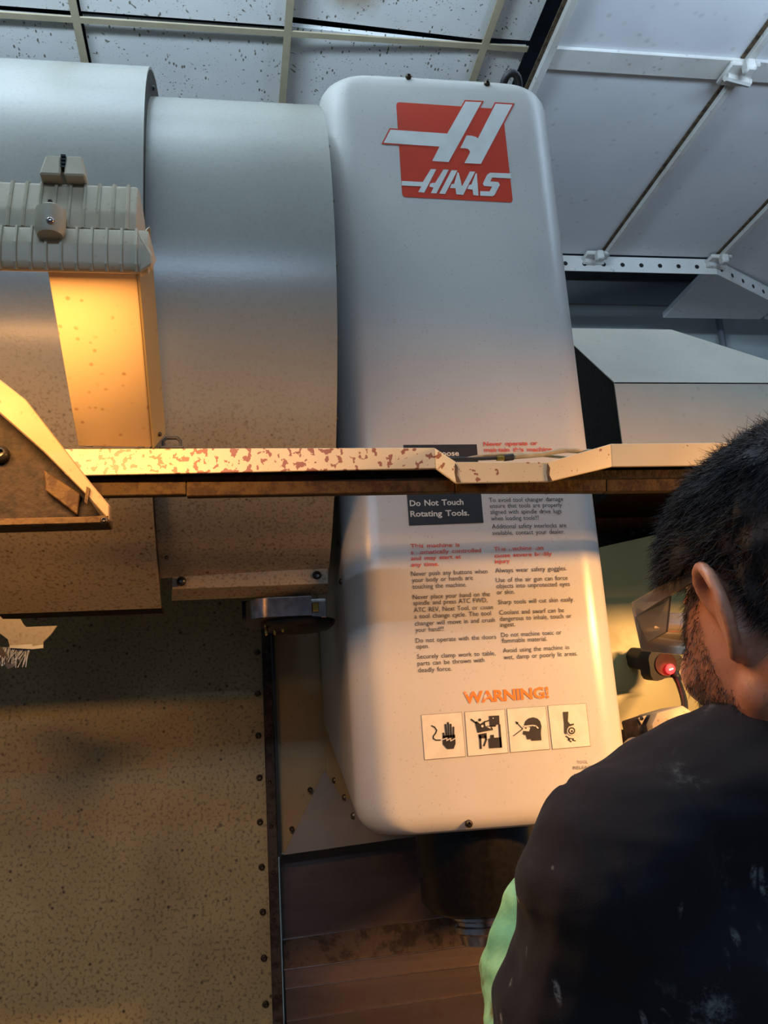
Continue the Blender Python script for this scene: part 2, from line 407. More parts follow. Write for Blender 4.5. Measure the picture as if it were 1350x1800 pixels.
# ------------------------------------------------------------------ spindle head
YC = 1.40; X0, X1 = .183, .612
head = thing('spindle_head', 'tall grey rounded spindle head cover with red logo, warning text and black spindle nose', 'milling machine head', (.4, 1.6, 1.4))
def sect(R, xl, xr, yf, yb, n=10):
    out = []
    for cx, cy, a0 in ((xl+R, yf+R, pi), (xr-R, yf+R, 1.5*pi)):
        for k in range(n+1):
            a = a0+(pi/2)*k/n; out.append((cx+R*cos(a), cy+R*sin(a)))
    return [(xl, yb)] + out + [(xr, yb)]
def cover():
    zt, zbt = 2.686, 1.388; r = .045; R = .055; yb = 1.86
    base = sect(R, 0, 1, 0, 1)
    ts = [0, .003, .008, .016, .028, .045]
    levels = [zbt+t for t in ts] + list(np.linspace(zbt+.1, zt-.1, 16)) + [zt-t for t in ts[::-1]]
    vs = []; n = None
    for z in levels:
        d = min(z-zbt, zt-z); s = r - sqrt(max(0, r*r-(r-min(d, r))**2))
        fwd = .010*(1-min(d, .02)/.02)**2
        pts = sect(R, X0+s, X1-s, YC+fwd, yb)
        n = len(pts)
        for x, y in pts:
            rise = .17*max(0, (y-YC-.05)/(yb-YC))**1.3 * (zt-z)/(zt-zbt) if z < zt-.1 else 0
            if x > .4: rise *= .3
            vs.append((x, y, z+rise))
    fs = []
    for i in range(len(levels)-1):
        for k in range(n-1): fs.append((i*n+k, i*n+k+1, (i+1)*n+k+1, (i+1)*n+k))
    m = MB(); m.add(vs, fs)
    bm = m.bm
    me = bpy.data.meshes.new('head_cover'); 
    o = m.build('head_cover', M['cover'], head, smooth=True)
    md = o.modifiers.new('s', 'SOLIDIFY'); md.thickness = .003; md.offset = -1
    return o
hc = cover()
MB().box((X0+.03, 1.46, 2.60), (X1-.03, 1.84, 2.672), .01).build('top_plate', M['bare'], head)
for q in ((718, 135), (856, 147), (824, 1448)):
    p = P(*q, Y=YC); bolt(p+Vector((0, .001, 0)), (0, -1, 0), .0058, hc, M['bolt'])
for q in ((566, 190), (597, 686), (605, 936), (609, 1008), (588, 1372), (606, 1402), (631, 1438)):
    p = P(*q, X=X0)
    p.y = min(max(p.y, 1.47), 1.84); bolt((X0+.001, p.y, p.z), (-1, 0, 0), .0055, hc, M['bolt'])
# black hose on top of the cover
a = P(900, 138, Y=1.55); MB().tube(spline([a+Vector((-.02, .05, -.03)), a+Vector((-.012, 0, .003)), a+Vector((.012, 0, .004)), a+Vector((.028, .05, -.03))], 5), .008, 8).build('hose_end', M['rubber'], head, smooth=True)
# flat print on the front face
YD = YC-.0006
def face(pts, lay=0): return [P(x, y, Y=YD-lay*.00035) for x, y in pts]
def zl(pts): return [(660+x/5.192, 160+y/5.192) for x, y in pts]
def rounded(pts, rad, n=5):
    out = []; N = len(pts)
    for i, p in enumerate(pts):
        p = Vector(p); a = (Vector(pts[i-1])-p); b = (Vector(pts[(i+1) % N])-p)
        q0 = p+a.normalized()*rad; q1 = p+b.normalized()*rad
        for k in range(n+1):
            t = k/n; out.append(tuple((1-t)**2*q0+2*t*(1-t)*p+t*t*q1))
    return out
lg = MB(); lg.flat(face(rounded(zl([(188, 100), (1160, 165), (1255, 1018), (245, 966)]), 7)))
def outset(pts, d):
    c = []; N = len(pts); A = sum(pts[i-1][0]*pts[i][1]-pts[i][0]*pts[i-1][1] for i in range(N)); s = 1 if A > 0 else -1
    for i in range(N):
        p0, p1, p2 = Vector(pts[i-1]), Vector(pts[i]), Vector(pts[(i+1) % N])
        e1 = (p1-p0).normalized(); e2 = (p2-p1).normalized(); n1 = Vector((e1.y, -e1.x))*s; n2 = Vector((e2.y, -e2.x))*s
        b = (n1+n2); b = b/max(.35, b.length_squared/2)*1.0; c.append(tuple(p1+b*d))
    return c
L1 = [(75, 472), (137, 352), (655, 388), (822, 95), (968, 102), (668, 648), (518, 638), (585, 507)]
L2 = [(775, 520), (832, 405), (880, 408), (915, 418), (935, 432), (1097, 115), (1250, 124), (962, 665), (812, 657), (860, 568), (862, 548), (845, 528), (820, 522)]
lo = MB().flat(face(zl(outset(L1, 13)), 1)).flat(face(zl(outset(L2, 13)), 1))
lgo = lg.build('logo_background', M['red'], head, 'red slanted logo square near the top of the cover')
lo.build('logo_outline', M['red'], lgo)
lw = MB().flat(face(zl(L1), 2)).flat(face(zl(L2), 2)); lw.build('logo_mark', M['logo_white'], lgo, 'white slanted double bar mark')
words = [[(240, 820), (432, 830), (505, 712), (555, 714), (445, 928), (390, 922), (418, 870), (240, 862)],
         [(500, 845), (518, 838), (545, 838), (620, 716), (668, 718), (556, 934), (505, 932), (530, 882), (520, 878), (492, 872)],
         [(583, 936), (695, 722), (748, 725), (636, 940)],
         [(748, 742), (760, 745), (790, 870), (862, 734), (910, 736), (800, 948), (738, 943), (730, 888), (680, 886), (695, 848), (718, 848)],
         [(915, 750), (925, 752), (940, 954), (893, 950), (886, 900), (838, 893), (856, 855), (876, 853)],
         [(1238, 752), (1238, 798), (1065, 790), (1048, 825), (1120, 830), (1136, 855), (1088, 948), (1068, 960), (956, 955), (956, 914), (1042, 916), (1065, 872), (990, 866), (980, 845), (1018, 765), (1045, 745)]]
for wd in words: MB().flat(face(zl(wd), 2)).build('logo_letter', M['logo_white'], lgo)

def text_bm(body, bold=0.0):
    cu = bpy.data.curves.new('t', 'FONT')
    cu.space_word = 1.45; cu.space_character = .97
    cu.body = body; cu.size = 1; cu.resolution_u = 2; cu.offset = bold
    o = bpy.data.objects.new('t', cu); C.objects.link(o); dg = bpy.context.evaluated_depsgraph_get()
    me = bpy.data.meshes.new_from_object(o.evaluated_get(dg)); bpy.data.objects.remove(o)
    v = np.array([tuple(q.co) for q in me.vertices]); f = [tuple(p.vertices) for p in me.polygons]; bpy.data.meshes.remove(me)
    return v, f
class Print:
    def __init__(s): s.v = []; s.f = []
    def line(s, body, a, b, cap, bold=0.0, lay=1):
        v, f = text_bm(body, bold); x0, x1 = v[:, 0].min(), v[:, 0].max()
        A = P(*a, Y=YD-lay*.00035); B = P(*b, Y=YD-lay*.00035); u = (B-A)
        hh = (P(a[0], a[1]-cap, Y=YD).z-A.z)/.73
        k = len(s.v)
        for x, y, _ in v: s.v.append(tuple(A+u*((x-x0)/(x1-x0))+Vector((0, 0, y*hh))))
        s.f += [tuple(i+k for i in q) for q in f]
    def build(s, name, mat, label=None, parent=head):
        me = bpy.data.meshes.new(name); me.from_pydata(s.v, [], s.f); return link(name, me, mat, parent, label, kind='stuff')
z2 = lambda x, y: (690+x/3.857, 760+y/3.857)
z3 = lambda x, y: (700+x/3.97, 950+y/3.97)
z4 = lambda x, y: (720+x/3.97, 1190+y/3.97)
pl = MB().flat(face([(709, 782), (838, 781), (850, 919), (719, 924)], 0)).build('black_label', M['ink'], head, 'black label with white lettering')
t = Print()
t.line('Loose', z2(306, 160), z2(452, 158), 9.6, .02); t.line('Keep', z2(100, 161), z2(270, 159), 9.6, .02)
t.line('Do Not Touch', z2(118, 500), z2(482, 490), 10.5, .02); t.line('Rotating Tools.', z2(122, 572), z2(520, 563), 10.5, .02)
t.build('label_lettering', M['sticker'], parent=pl)
t = Print(); r_ = [('Never operate or', (617, 92), (985, 85)), ('maintain this machine', (622, 132), (1083, 127)), ('without', (627, 171), (790, 168))]
for b_, p_, q_ in r_: t.line(b_, z2(*p_), z2(*q_), 7.5, .022)
for b_, p_, q_ in [('This machine is', (85, 52), (430, 42)), ('automatically controlled', (88, 96), (580, 80)), ('and may start at', (90, 138), (440, 125)), ('any time.', (92, 182), (285, 176)),
                   ('This machine can', (668, 73), (1015, 62)), ('cause severe bodily', (673, 118), (1075, 104)), ('injury', (676, 160), (782, 155))]:
    t.line(b_, z3(*p_), z3(*q_), 7.2, .018)
t.build('red_heading', M['red_ink'], 'worn red heading lines')
t = Print()
for b_, p_, q_ in [('machine before servicing.', (650, 413), (1055, 410)), ('To avoid tool changer damage', (655, 473), (1157, 465)), ('ensure that tools are properly', (660, 513), (1150, 505)),
                   ('aligned with spindle drive lugs', (664, 554), (1147, 547)), ('when loading tools!!!', (668, 597), (992, 592)),
                   ('Additional safety interlocks are', (675, 652), (1180, 643)), ('available, contact your dealer.', (677, 696), (1168, 686))]:
    t.line(b_, z2(*p_), z2(*q_), 8.0)
for b_, p_, q_ in [('Never push any buttons when', (92, 248), (625, 229)), ('your body or hands are', (98, 292), (523, 274)), ('touching the machine.', (100, 338), (478, 322)),
                   ('Never place your hand on the', (104, 411), (643, 388)), ('spindle and press ATC FWD,', (108, 452), (625, 430)), ('ATC REV, Next Tool, or cause', (112, 500), (665, 478)),
                   ('a tool change cycle. The tool', (115, 545), (650, 522)), ('changer will move in and crush', (118, 595), (677, 568)), ('your hand!!!', (122, 640), (320, 630)),
                   ('Do not operate with the doors', (124, 714), (685, 686)), ('open.', (128, 755), (215, 750)), ('Securely clamp work to table,', (133, 826), (680, 800)),
                   ('parts can be thrown with', (136, 873), (603, 848)), ('deadly force.', (140, 920), (375, 908)),
                   ('Always wear safety goggles.', (680, 225), (1178, 208)), ('Use of the air gun can force', (684, 292), (1185, 275)), ('objects into unprotected eyes', (688, 334), (1200, 317)),
                   ('or skin.', (692, 376), (815, 372)), ('Sharp tools will cut skin easily.', (700, 446), (1230, 425)), ('Coolant and swarf can be', (708, 518), (1160, 500)),
                   ('dangerous to inhale, touch or', (711, 562), (1212, 540)), ('ingest.', (714, 604), (818, 598)), ('Do not machine toxic or', (721, 675), (1142, 655)),
                   ('flammable material.', (725, 715), (1040, 700)), ('Avoid using the machine in', (733, 783), (1195, 758)), ('wet, damp or poorly lit areas.', (737, 830), (1253, 802))]:
    t.line(b_, z3(*p_), z3(*q_), 8.4)
t.build('warning_text', M['text_ink'], 'black warning paragraphs in two columns')
t = Print(); t.line('WARNING!', z4(380, 182), z4(975, 143), 20, .035); t.build('warning_heading', M['orange_ink'], 'worn orange heading')
t = Print(); t.line('TOOL', z4(1168, 605), z4(1246, 601), 5.5); t.line('RELEASE', z4(1143, 644), z4(1280, 637), 5.5)
ro = t.build('release_text', M['grey_ink'])
def zz(pts): return [z4(*p) for p in pts]
def stroke(m, pts, w_, lay=3):
    for i in range(len(pts)-1):
        a, b = Vector(pts[i]), Vector(pts[i+1]); d = (b-a).normalized(); n = Vector((-d.y, d.x))*w_/2; e = d*w_*.25
        m.flat(face(zz([tuple(a-n-e), tuple(b-n+e), tuple(b+n+e), tuple(a+n-e)]), lay))
def disc(m, c, r, lay=3, n=18): m.flat(face(zz([(c[0]+r*cos(2*pi*k/n), c[1]+r*sin(2*pi*k/n)) for k in range(n)]), lay))
m = MB(); stroke(m, [(1150, 680), (1240, 673)], 7); m.flat(face(zz([(1233, 655), (1282, 667), (1236, 689)]), 3)); m.build('release_arrow', M['grey_ink'], head)
quads = [[(80, 265), (365, 244), (392, 556), (104, 580)], [(383, 243), (663, 224), (689, 530), (406, 555)], [(677, 220), (950, 202), (980, 505), (703, 528)], [(963, 199), (1232, 182), (1265, 483), (996, 506)]]
names = ['white hand shock pictogram sticker', 'white crushed person pictogram sticker', 'white eye protection pictogram sticker', 'white crushed fingers pictogram sticker']
for i, q in enumerate(quads):
    c = sum((Vector(p) for p in q), Vector((0, 0)))/4
    st = MB().flat(face(zz(q), 0)).build('pictogram_border', M['grey_ink'], head, names[i])
    MB().flat(face(zz([tuple(c+(Vector(p)-c)*.982) for p in q]), 1)).build('pictogram_panel', M['sticker'], st)
    m = MB(); wm = MB()
    if i == 0:
        for pl_, w_ in (([(235, 392), (244, 432)], 13), ([(250, 332), (258, 420)], 13), ([(268, 318), (272, 420)], 13), ([(286, 330), (289, 420)], 13), ([(306, 350), (306, 420)], 13)): stroke(m, pl_, w_)
        m.flat(face(zz([(230, 410), (318, 402), (321, 465), (308, 500), (262, 503), (232, 470)]), 3))
        stroke(m, [(153, 340), (175, 350), (190, 372), (182, 392), (166, 412), (166, 430), (185, 441), (215, 440)], 8)
        stroke(wm, [(228, 438), (262, 425), (258, 446), (288, 426), (286, 448), (322, 426)], 6, 5)
    if i == 1:
        disc(m, (490, 299), 10)
        for pg in ([(455, 315), (470, 308), (492, 328), (525, 308), (530, 342), (576, 370), (474, 390)], [(553, 272), (625, 268), (628, 330), (606, 333), (600, 345), (560, 347)], [(620, 330), (633, 330), (646, 492), (630, 494)],
                   [(549, 430), (563, 428), (563, 405), (588, 403), (590, 424), (640, 420), (646, 492), (555, 498)], [(480, 400), (537, 390), (540, 425), (484, 430)]): m.flat(face(zz(pg), 3))
        stroke(m, [(430, 296), (466, 322)], 11); stroke(m, [(520, 314), (552, 304)], 9); stroke(m, [(540, 343), (600, 343)], 5); stroke(m, [(570, 352), (578, 368)], 10)
        stroke(m, [(492, 410), (497, 498)], 15); stroke(m, [(526, 410), (535, 435), (519, 480)], 12); disc(wm, (508, 343), 9, 5); disc(wm, (583, 288), 4, 5)
    if i == 2:
        m.flat(face(zz([(798, 336), (808, 308), (830, 288), (862, 281), (892, 289), (912, 310), (921, 345), (916, 390), (921, 441), (850, 445), (848, 433), (820, 436), (812, 406), (789, 399), (794, 376), (836, 380), (846, 350)]), 3))
        stroke(wm, [(800, 345), (858, 338), (882, 342), (897, 358)], 9, 5); disc(m, (812, 356), 5)
        stroke(m, [(725, 411), (790, 362), (748, 318)], 6); m.flat(face(zz([(738, 308), (762, 318), (746, 332)]), 3))
    if i == 3:
        m.flat(face(zz([(1070, 244), (1108, 242), (1105, 310), (1120, 328), (1147, 325), (1147, 335), (1112, 346), (1097, 368), (1093, 402), (1080, 390), (1078, 320)]), 3))
        disc(wm, (1131, 375), 32, 5); disc(m, (1131, 375), 25, 6); disc(wm, (1131, 375), 15, 7); disc(m, (1133, 378), 8, 8)
        stroke(m, [(1092, 412), (1118, 432), (1108, 436), (1128, 452)], 8); stroke(m, [(1122, 428), (1145, 432), (1138, 440), (1158, 446)], 6)
    m.build('pictogram', M['ink'], st)
    if wm.bm.faces: wm.build('pictogram_gap', M['sticker'], st)
    else: wm.bm.free()
# spindle nose
sx, sy, sz = .381, 1.53, 1.40
R0 = .095
MB().lathe((sx, sy, sz+.05), (0, 0, -1), [(R0, 0), (R0, .055), (R0+.001, .058), (R0+.001, .062), (R0-.001, .064), (R0-.005, .172), (R0-.014, .186), (R0-.034, .193), (0, .193)], 48).build('spindle_nose', M['spindle'], head, 'glossy black spindle nose', angle=35)
MB().lathe((sx, sy, sz-.142), (0, 0, -1), [(.044, 0), (.044, .008), (.038, .011), (.038, .016), (.043, .018), (.043, .026), (.036, .030), (.032, .045), (0, .045)], 36).build('tool_holder_ring', M['steel'], head, angle=35)

# ------------------------------------------------------------------ tool changer (curved drum covers)
tc = thing('tool_changer', 'large grey curved tool changer cover in two stepped sections left of the tall cover', 'tool changer', (-.2, 1.5, 2.0))
profB = [(1.75, 2.60), (1.6, 2.615), (1.45, 2.60), (1.34, 2.556), (1.25, 2.486), (1.197, 2.40), (1.178, 2.30), (1.180, 2.20), (1.203, 2.10), (1.252, 2.0), (1.325, 1.90), (1.40, 1.835), (1.47, 1.79)]
pb = [(v.x, v.y) for v in spline([(a, b, 0) for a, b in profB], 5)]
def offs(pr, d):
    out = []
    for i in range(len(pr)):
        a = Vector(pr[max(i-1, 0)]); b = Vector(pr[min(i+1, len(pr)-1)]); t_ = (b-a).normalized(); out.append((pr[i][0]-t_.y*-d*-1*-1, pr[i][1]+0)) if False else out.append((pr[i][0]+t_.y*d, pr[i][1]-t_.x*d))
    return out
def shell(name, prof, xa, xb, mat, parent, th=.004, lab=None):
    inn = offs(prof, -th if True else th)
    vs = []; fs = []; n = len(prof)
    for x in (xa, xb):
        for p in prof: vs.append((x, p[0], p[1]))
        for p in inn: vs.append((x, p[0], p[1]))
    for i in range(n-1):
        fs.append((i, i+1, 2*n+i+1, 2*n+i)); fs.append((n+i, n+i+1, 3*n+i+1, 3*n+i))
        fs.append((i, i+1, n+i+1, n+i)); fs.append((2*n+i, 2*n+i+1, 3*n+i+1, 3*n+i))
    fs.append((0, n, 3*n, 2*n)); fs.append((n-1, 2*n-1, 4*n-1, 3*n-1))
    m = MB(); m.add(vs, fs); return m.build(name, mat, parent, lab, angle=35)
# outward direction check: the profile bulges toward -Y
test = offs(pb, .04); sgn = 1 if test[30][0] < pb[30][0] else -1
_o = offs
def offs(pr, d): return _o(pr, d*sgn)
XB = .163; XA = -.098
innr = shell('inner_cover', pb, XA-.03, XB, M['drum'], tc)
pa = offs(pb, .042)
pa = pa + [(pa[-1][0]+.02, pa[-1][1]-.012)]
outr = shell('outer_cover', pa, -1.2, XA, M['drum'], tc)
# end plates: dark edge of each section
ep = MB(); n_ = len(pb); ring = pb+[(1.75, 1.85)]
ep.prism([(XB-.010, a, b) for a, b in offs(pb, -.008)]+[(XB-.010, 1.75, 1.85)], (.004, 0, 0)); ep.build('end_plate', M['rust_and_shade'], tc, 'dark end plate')
st_ = MB()
vs = [(XA-.001, a, b) for a, b in offs(pb, .0)] + [(XA-.001, a, b) for a, b in pa[:-1]]
st_.add(vs, [(i, i+1, len(pb)+i+1, len(pb)+i) for i in range(len(pb)-1)]); st_.build('step_plate', M['strip'], tc, 'dark stepped edge between the two cover sections')
# outer section tail and gap under it
a0 = pa[-1]
for i in range(9):
    pass
tail = MB().prism([(XA-.0, a0[0]+.0, a0[1]), (XA-.0, a0[0]+.05, a0[1]+.0), (-1.2, a0[0]+.05, a0[1]), (-1.2, a0[0], a0[1])], (0, 0, .006)); tail.build('bottom_edge', M['rust_and_shade'], tc)
# bracket strip with two bolts under the inner section
q = [P(302, 1008, Y=1.47), P(577, 999, Y=1.46), P(577, 1026, Y=1.455), P(302, 1036, Y=1.465)]
b1 = MB().prism(q, (0, .02, 0), .001).build('lower_bracket', M['drum'], tc, 'pale flat strip with two dark bolts')
q2 = [P(302, 1036, Y=1.465), P(577, 1026, Y=1.455), P(577, 1045, Y=1.49), P(302, 1056, Y=1.50)]
MB().prism(q2, (0, .02, .004)).build('bracket_lip', M['drum'], b1)
for q in ((319, 1022), (557, 1012)): bolt(P(*q, Y=1.461), (0, -1, 0), .0075, b1, M['black'])
for q in ((290, 936), (293, 980)): bolt(P(*q, Y=1.40), (0, -1, 0), .003, outr, M['bolt'])
for i in range(10): 
    k = 6+i*5; bolt((XB, pb[k][0]+.01, pb[k][1]), (1, 0, 0), .003, innr, M['bolt'])
for q in ((268, 155), (256, 480)):
    p = P(*q, X=XA); bolt((XA, p.y, p.z), (1, 0, 0), .004, outr, M['black'])
MB().prism([P(0, 1048, Y=1.46), P(30, 1047, Y=1.46), P(41, 1052, Y=1.46), P(38, 1059, Y=1.46), P(0, 1061, Y=1.46)], (0, .004, 0)).build('catch_plate', M['rust'], tc, 'small slotted brown plate')
MB().prism([P(0, 1052, Y=1.459), P(28, 1051, Y=1.459), P(30, 1056, Y=1.459), P(0, 1058, Y=1.459)], (0, -.001, 0)).build('slot', M['black'], tc)
# tool pocket
tp = thing('tool_pocket', 'shiny steel tool pocket with small studs under the pale bolted strip', 'tool pocket', P(500, 1075, Y=1.5))
yA = 1.48
m = MB(); c0 = P(478, 1050, Y=yA); c1 = P(547, 1047, Y=yA); h = c0.z-P(478, 1084, Y=yA).z
pts = []
for k in range(13):
    a = pi*.5+pi*.5*k/12; pts.append(Vector((c0.x+.040*cos(a), yA+.042-.042*sin(a), c0.z)))
pts = [Vector((c1.x, yA, c0.z)), Vector((c1.x, yA+.12, c0.z)), Vector((c0.x-.04, yA+.12, c0.z))] + pts[::-1]
m.prism(pts, (0, 0, -h)); m.build('pocket_block', M['steel'], tp, angle=30)
c2 = P(575, 1046, Y=yA)
MB().box((c1.x+.001, yA+.018, c0.z-.001), (c2.x, yA+.11, c0.z-h*1.05), .001).build('side_block', M['steel'], tp)
MB().box((c1.x+.001, yA+.004, c0.z-.010), (c1.x+.012, yA+.017, c0.z-.024), .001).build('key', M['lit_steel'], tp)
MB().lathe((c0.x+.045, yA+.07, c0.z-h), (0, 0, -1), [(.062, 0), (.060, .006), (.050, .014), (0, .014)], 32).build('gripper_ring', M['black'], tp, smooth=True)
for q in ((467, 1100), (483, 1098), (483, 1111), (497, 1106), (520, 1100), (468, 1112), (508, 1094)):
    p = P(*q, Y=yA+.05); MB().lathe((p.x, p.y, p.z+.012), (0, 0, -1), [(.0028, 0), (.0028, .014), (.0016, .017)], 8).build('stud', M['lit_steel'], tp, smooth=True)
MB().box(P(425, 1056, Y=yA+.09), P(478, 1088, Y=yA+.10), .001).build('back_plate', M['spindle'], tp)

# ------------------------------------------------------------------ enclosure walls (milling machine enclosure)
enc = thing('machine_enclosure', 'oil-speckled olive enclosure walls with bolted dark strip behind the tool changer', 'machine enclosure', (0, 1.9, 1))
YW = 1.90
xr = .070
MB().box((-1.3, YW, .5), (xr, YW+.01, 2.5)).build('splash_panel', M['wall_paint'], enc, 'large panel speckled with oil and chips')
a = P(460, 1110, Y=YW-.006); b = P(490, 1110, Y=YW-.006)
MB().box((.069, YW-.008, .5), (.088, YW+.004, 2.3), .0015).build('joint_strip', M['strip'], enc, 'dark vertical joint strip')
MB().box((.0885, YW-.014, 1.33), (.094, YW+.004, 2.3)).build('joint_edge', M['black'], enc)
for q in ((452, 1147), (453, 1219), (454, 1293), (456, 1367), (457, 1445), (460, 1524), (462, 1603), (464, 1684), (467, 1765)): bolt(P(*q, Y=YW), (0, -1, 0), .0062, enc, M['bolt'])
for q in ((470, 1146), (471, 1220), (472, 1294), (474, 1375), (477, 1452), (480, 1533), (482, 1617), (485, 1697), (485, 1752), (487, 1792)): bolt(P(*q, Y=YW-.008), (0, -1, 0), .0036, enc, M['bolt'])
MB().box((.094, YW+.004, 1.335), (.187, YW+.012, 2.5)).build('corner_panel', M['wall_clean'], enc)
MB().box((.187, YW-.002, 1.375), (.70, YW+.006, 2.6)).build('column_panel', M['wall_clean'], enc)
YG_ = YW-.006
g = [P(498, 1503, Y=YG_), P(570, 1355, Y=YG_), P(600, 1400, Y=YG_), P(760, 1450, Y=YG_), P(760, 1466, Y=YG_)]
MB().prism(g, (0, .003, 0)).build('gusset_plate', M['bare'], enc, 'plain grey triangular plate')
for q in ((545, 1388), (513, 1457)): bolt(P(*q, Y=YG_-.002), (0, -1, 0), .005, enc, M['bolt'])
# right side wall pieces
yw = 1.98
ye = MB().prism([P(1055, 962, Y=yw), P(1330, 900, Y=yw), Vector((1.45, yw, .6)), Vector((.65, yw, .6))], (0, .01, 0)).build('right_panel', M['yellow'], enc, 'yellow-green lit panel behind the man')
MB().box((.62, 2.13, .6), (1.45, 2.15, 2.12)).build('recess_shade', M['rust_and_shade'], enc)  # dark wall standing in for the shadow under the side box
for q in ((1111, 937), (1129, 932)): bolt(P(*q, Y=2.095), (0, -1, 0), .008, enc, M['black'])
# way cover plates
wc = thing('way_cover', 'overlapping dark reddish steel way cover plates below the spindle head', 'way cover', (.5, 1.95, .9))
rows = [(1503, 1466, 1655, 1617), (1655, 1617, 1708, 1672), (1708, 1672, 1742, 1708), (1742, 1708, 1800, 1760), (1800, 1760, 1900, 1855)]
yy = 1.95
for i, (l0, r0, l1, r1) in enumerate(rows):
    A = P(488, l0, Y=yy-.003); B = P(760, r0, Y=yy-.003); E = P(760, r1, Y=yy-.003); G = P(488, l1, Y=yy-.003)
    sl = (B.z-A.z)/(B.x-A.x); x0 = .094; x1 = 1.0
    z0 = lambda x: A.z+sl*(x-A.x); sl2 = (E.z-G.z)/(E.x-G.x); z1 = lambda x: G.z+sl2*(x-G.x)
    MB().prism([(x0, yy, z0(x0)), (x1, yy, z0(x1)), (x1, yy-.004, z1(x1)+.0), (x0, yy-.004, z1(x0))], (0, .012, 0), .001).build('way_plate', M['way'] if i != 1 else M['strip'], wc)
    MB().prism([(x0, yy-.009, z1(x0)+.004), (x1, yy-.009, z1(x1)+.004), (x1, yy-.009, z1(x1)), (x0, yy-.009, z1(x0))], (0, .006, 0)).build('plate_lip', M['steel'], wc)
    yy -= .014
MB().box((.094, 1.965, .3), (1.0, 1.98, 1.32)).build('rear_plate', M['way'], wc)

# ------------------------------------------------------------------ front header beam with notch
def PE(px, py, Y):
    p = P(px, py, Y=Y)
    if px >= 1420: p.x = 1.9
    return p
YBm = 1.05
beam = thing('header_beam', 'cream door header beam with red paint chips and a lowered notch across the picture', 'beam', (.2, YBm, 1.85))
lf = [((112, 789), (764, 787), (766, 823), (112, 836)), ((764, 787), (802, 812), (802, 849), (766, 823)), ((802, 812), (964, 812), (966, 846), (802, 849)),
      ((964, 812), (1074, 780), (1076, 820), (966, 846)), ((1074, 780), (1420, 775), (1420, 818), (1076, 820))]
for i, q in enumerate(lf):
    dy = [0, -.012, -.024, -.012, 0]
    yl = [YBm, YBm-.0, YBm-.03, YBm-.03, YBm][i]; yr = [YBm, YBm-.03, YBm-.03, YBm, YBm][i]
    pts = [PE(*q[0], Y=yl), PE(*q[1], Y=yr), PE(*q[2], Y=yr), PE(*q[3], Y=yl)]
    o = MB().prism(pts, (0, .004, 0), .0006).build('front_lip', M['beam'], beam)
    top = [pts[0]+Vector((0, .004, 0)), pts[1]+Vector((0, .004, 0)), pts[1]+Vector((0, .09, -.001)), pts[0]+Vector((0, .09, -.001))]
    top[2].z = min(top[2].z, 1.856); top[3].z = min(top[3].z, 1.856)
    MB().prism(top, (0, 0, -.003)).build('top_flange', M['beam'], beam)
for px in (803, 965):
    a = PE(px-3, 815, Y=1.017); b = PE(px+4, 846, Y=1.017)
    MB().prism([PE(px-3, 814, Y=1.0185), PE(px+2, 822, Y=1.0185), PE(px+1, 835, Y=1.0185), PE(px+7, 847, Y=1.0185), PE(px-1, 847, Y=1.0185), PE(px-4, 830, Y=1.0185)], (0, .001, 0)).build('seam_chip', M['dirt'], beam)
# dark channel under and the rusty lower bar
dk = [PE(150, 833, Y=YBm+.02), PE(1420, 818, Y=YBm+.02), PE(1420, 845, Y=YBm+.02), PE(150, 850, Y=YBm+.02)]
MB().prism(dk, (0, .02, 0)).build('under_channel', M['rust_and_shade'], beam)
for a_, b_, y_ in ((150, 327, 0), (328, 800, .001), (801, 1065, 0), (1066, 1420, .002)):
    f0 = 848-(a_-150)*.006; f1 = 848-(b_-150)*.006
    q = [PE(a_, f0, Y=YBm+.012+y_), PE(b_, f1, Y=YBm+.012+y_), PE(b_, 864 if b_ > 700 else 869, Y=YBm+.012), PE(a_, 872 if a_ < 700 else 864, Y=YBm+.012)]
    MB().prism(q, (0, .012, 0), .001).build('lower_bar', M['rust'], beam)
# small black clip on the beam beside the lamp arm
a = P(302, 781, Y=YBm+.02)
ck = thing('cable_clip', 'small black plastic clip on the beam beside the lamp arm', 'clip', a)
MB().tube([a+Vector((-.010, 0, -.006)), a+Vector((-.010, 0, .004)), a+Vector((-.006, 0, .008)), a+Vector((.006, 0, .008)), a+Vector((.010, 0, .004)), a+Vector((.010, 0, -.006))], .0022, 6).build('clip_loop', M['rubber'], ck)
MB().box(a+Vector((-.014, -.004, -.0065)), a+Vector((.014, .006, -.003)), .001).build('clip_base', M['rubber'], ck)
# cable lying in the notch
cb = thing('cable_joint', 'tan cable joined to a thin black lead lying in the notch of the beam', 'cable', P(880, 800, Y=1.04))
YL = 1.045
MB().tube(spline([P(790, 806, Y=YL), P(840, 806.5, Y=YL), P(878, 805, Y=YL)], 5), .0022, 8).build('black_lead', M['rubber'], cb, smooth=True)
MB().tube([P(873, 806, Y=YL), P(888, 805, Y=YL)], .0032, 8).build('ferrule', M['lit_steel'], cb)
MB().tube([P(886, 805, Y=YL), P(902, 803, Y=YL)], .0042, 10).build('connector', M['rubber'], cb)
MB().tube(spline([P(900, 803, Y=YL), P(950, 799, Y=YL), P(990, 792, Y=YL), P(1020, 793, Y=YL), P(1060, 795, Y=YL+.02)], 6), .0033, 8).build('tan_cable', M['cable'], cb, smooth=True)
MB().tube(spline([P(820, 806, Y=YL+.006), P(860, 800, Y=YL+.006), P(930, 799, Y=YL+.006), P(1010, 806, Y=YL+.012)], 6), .0018, 6).build('thin_lead', M['cable'], cb, smooth=True)

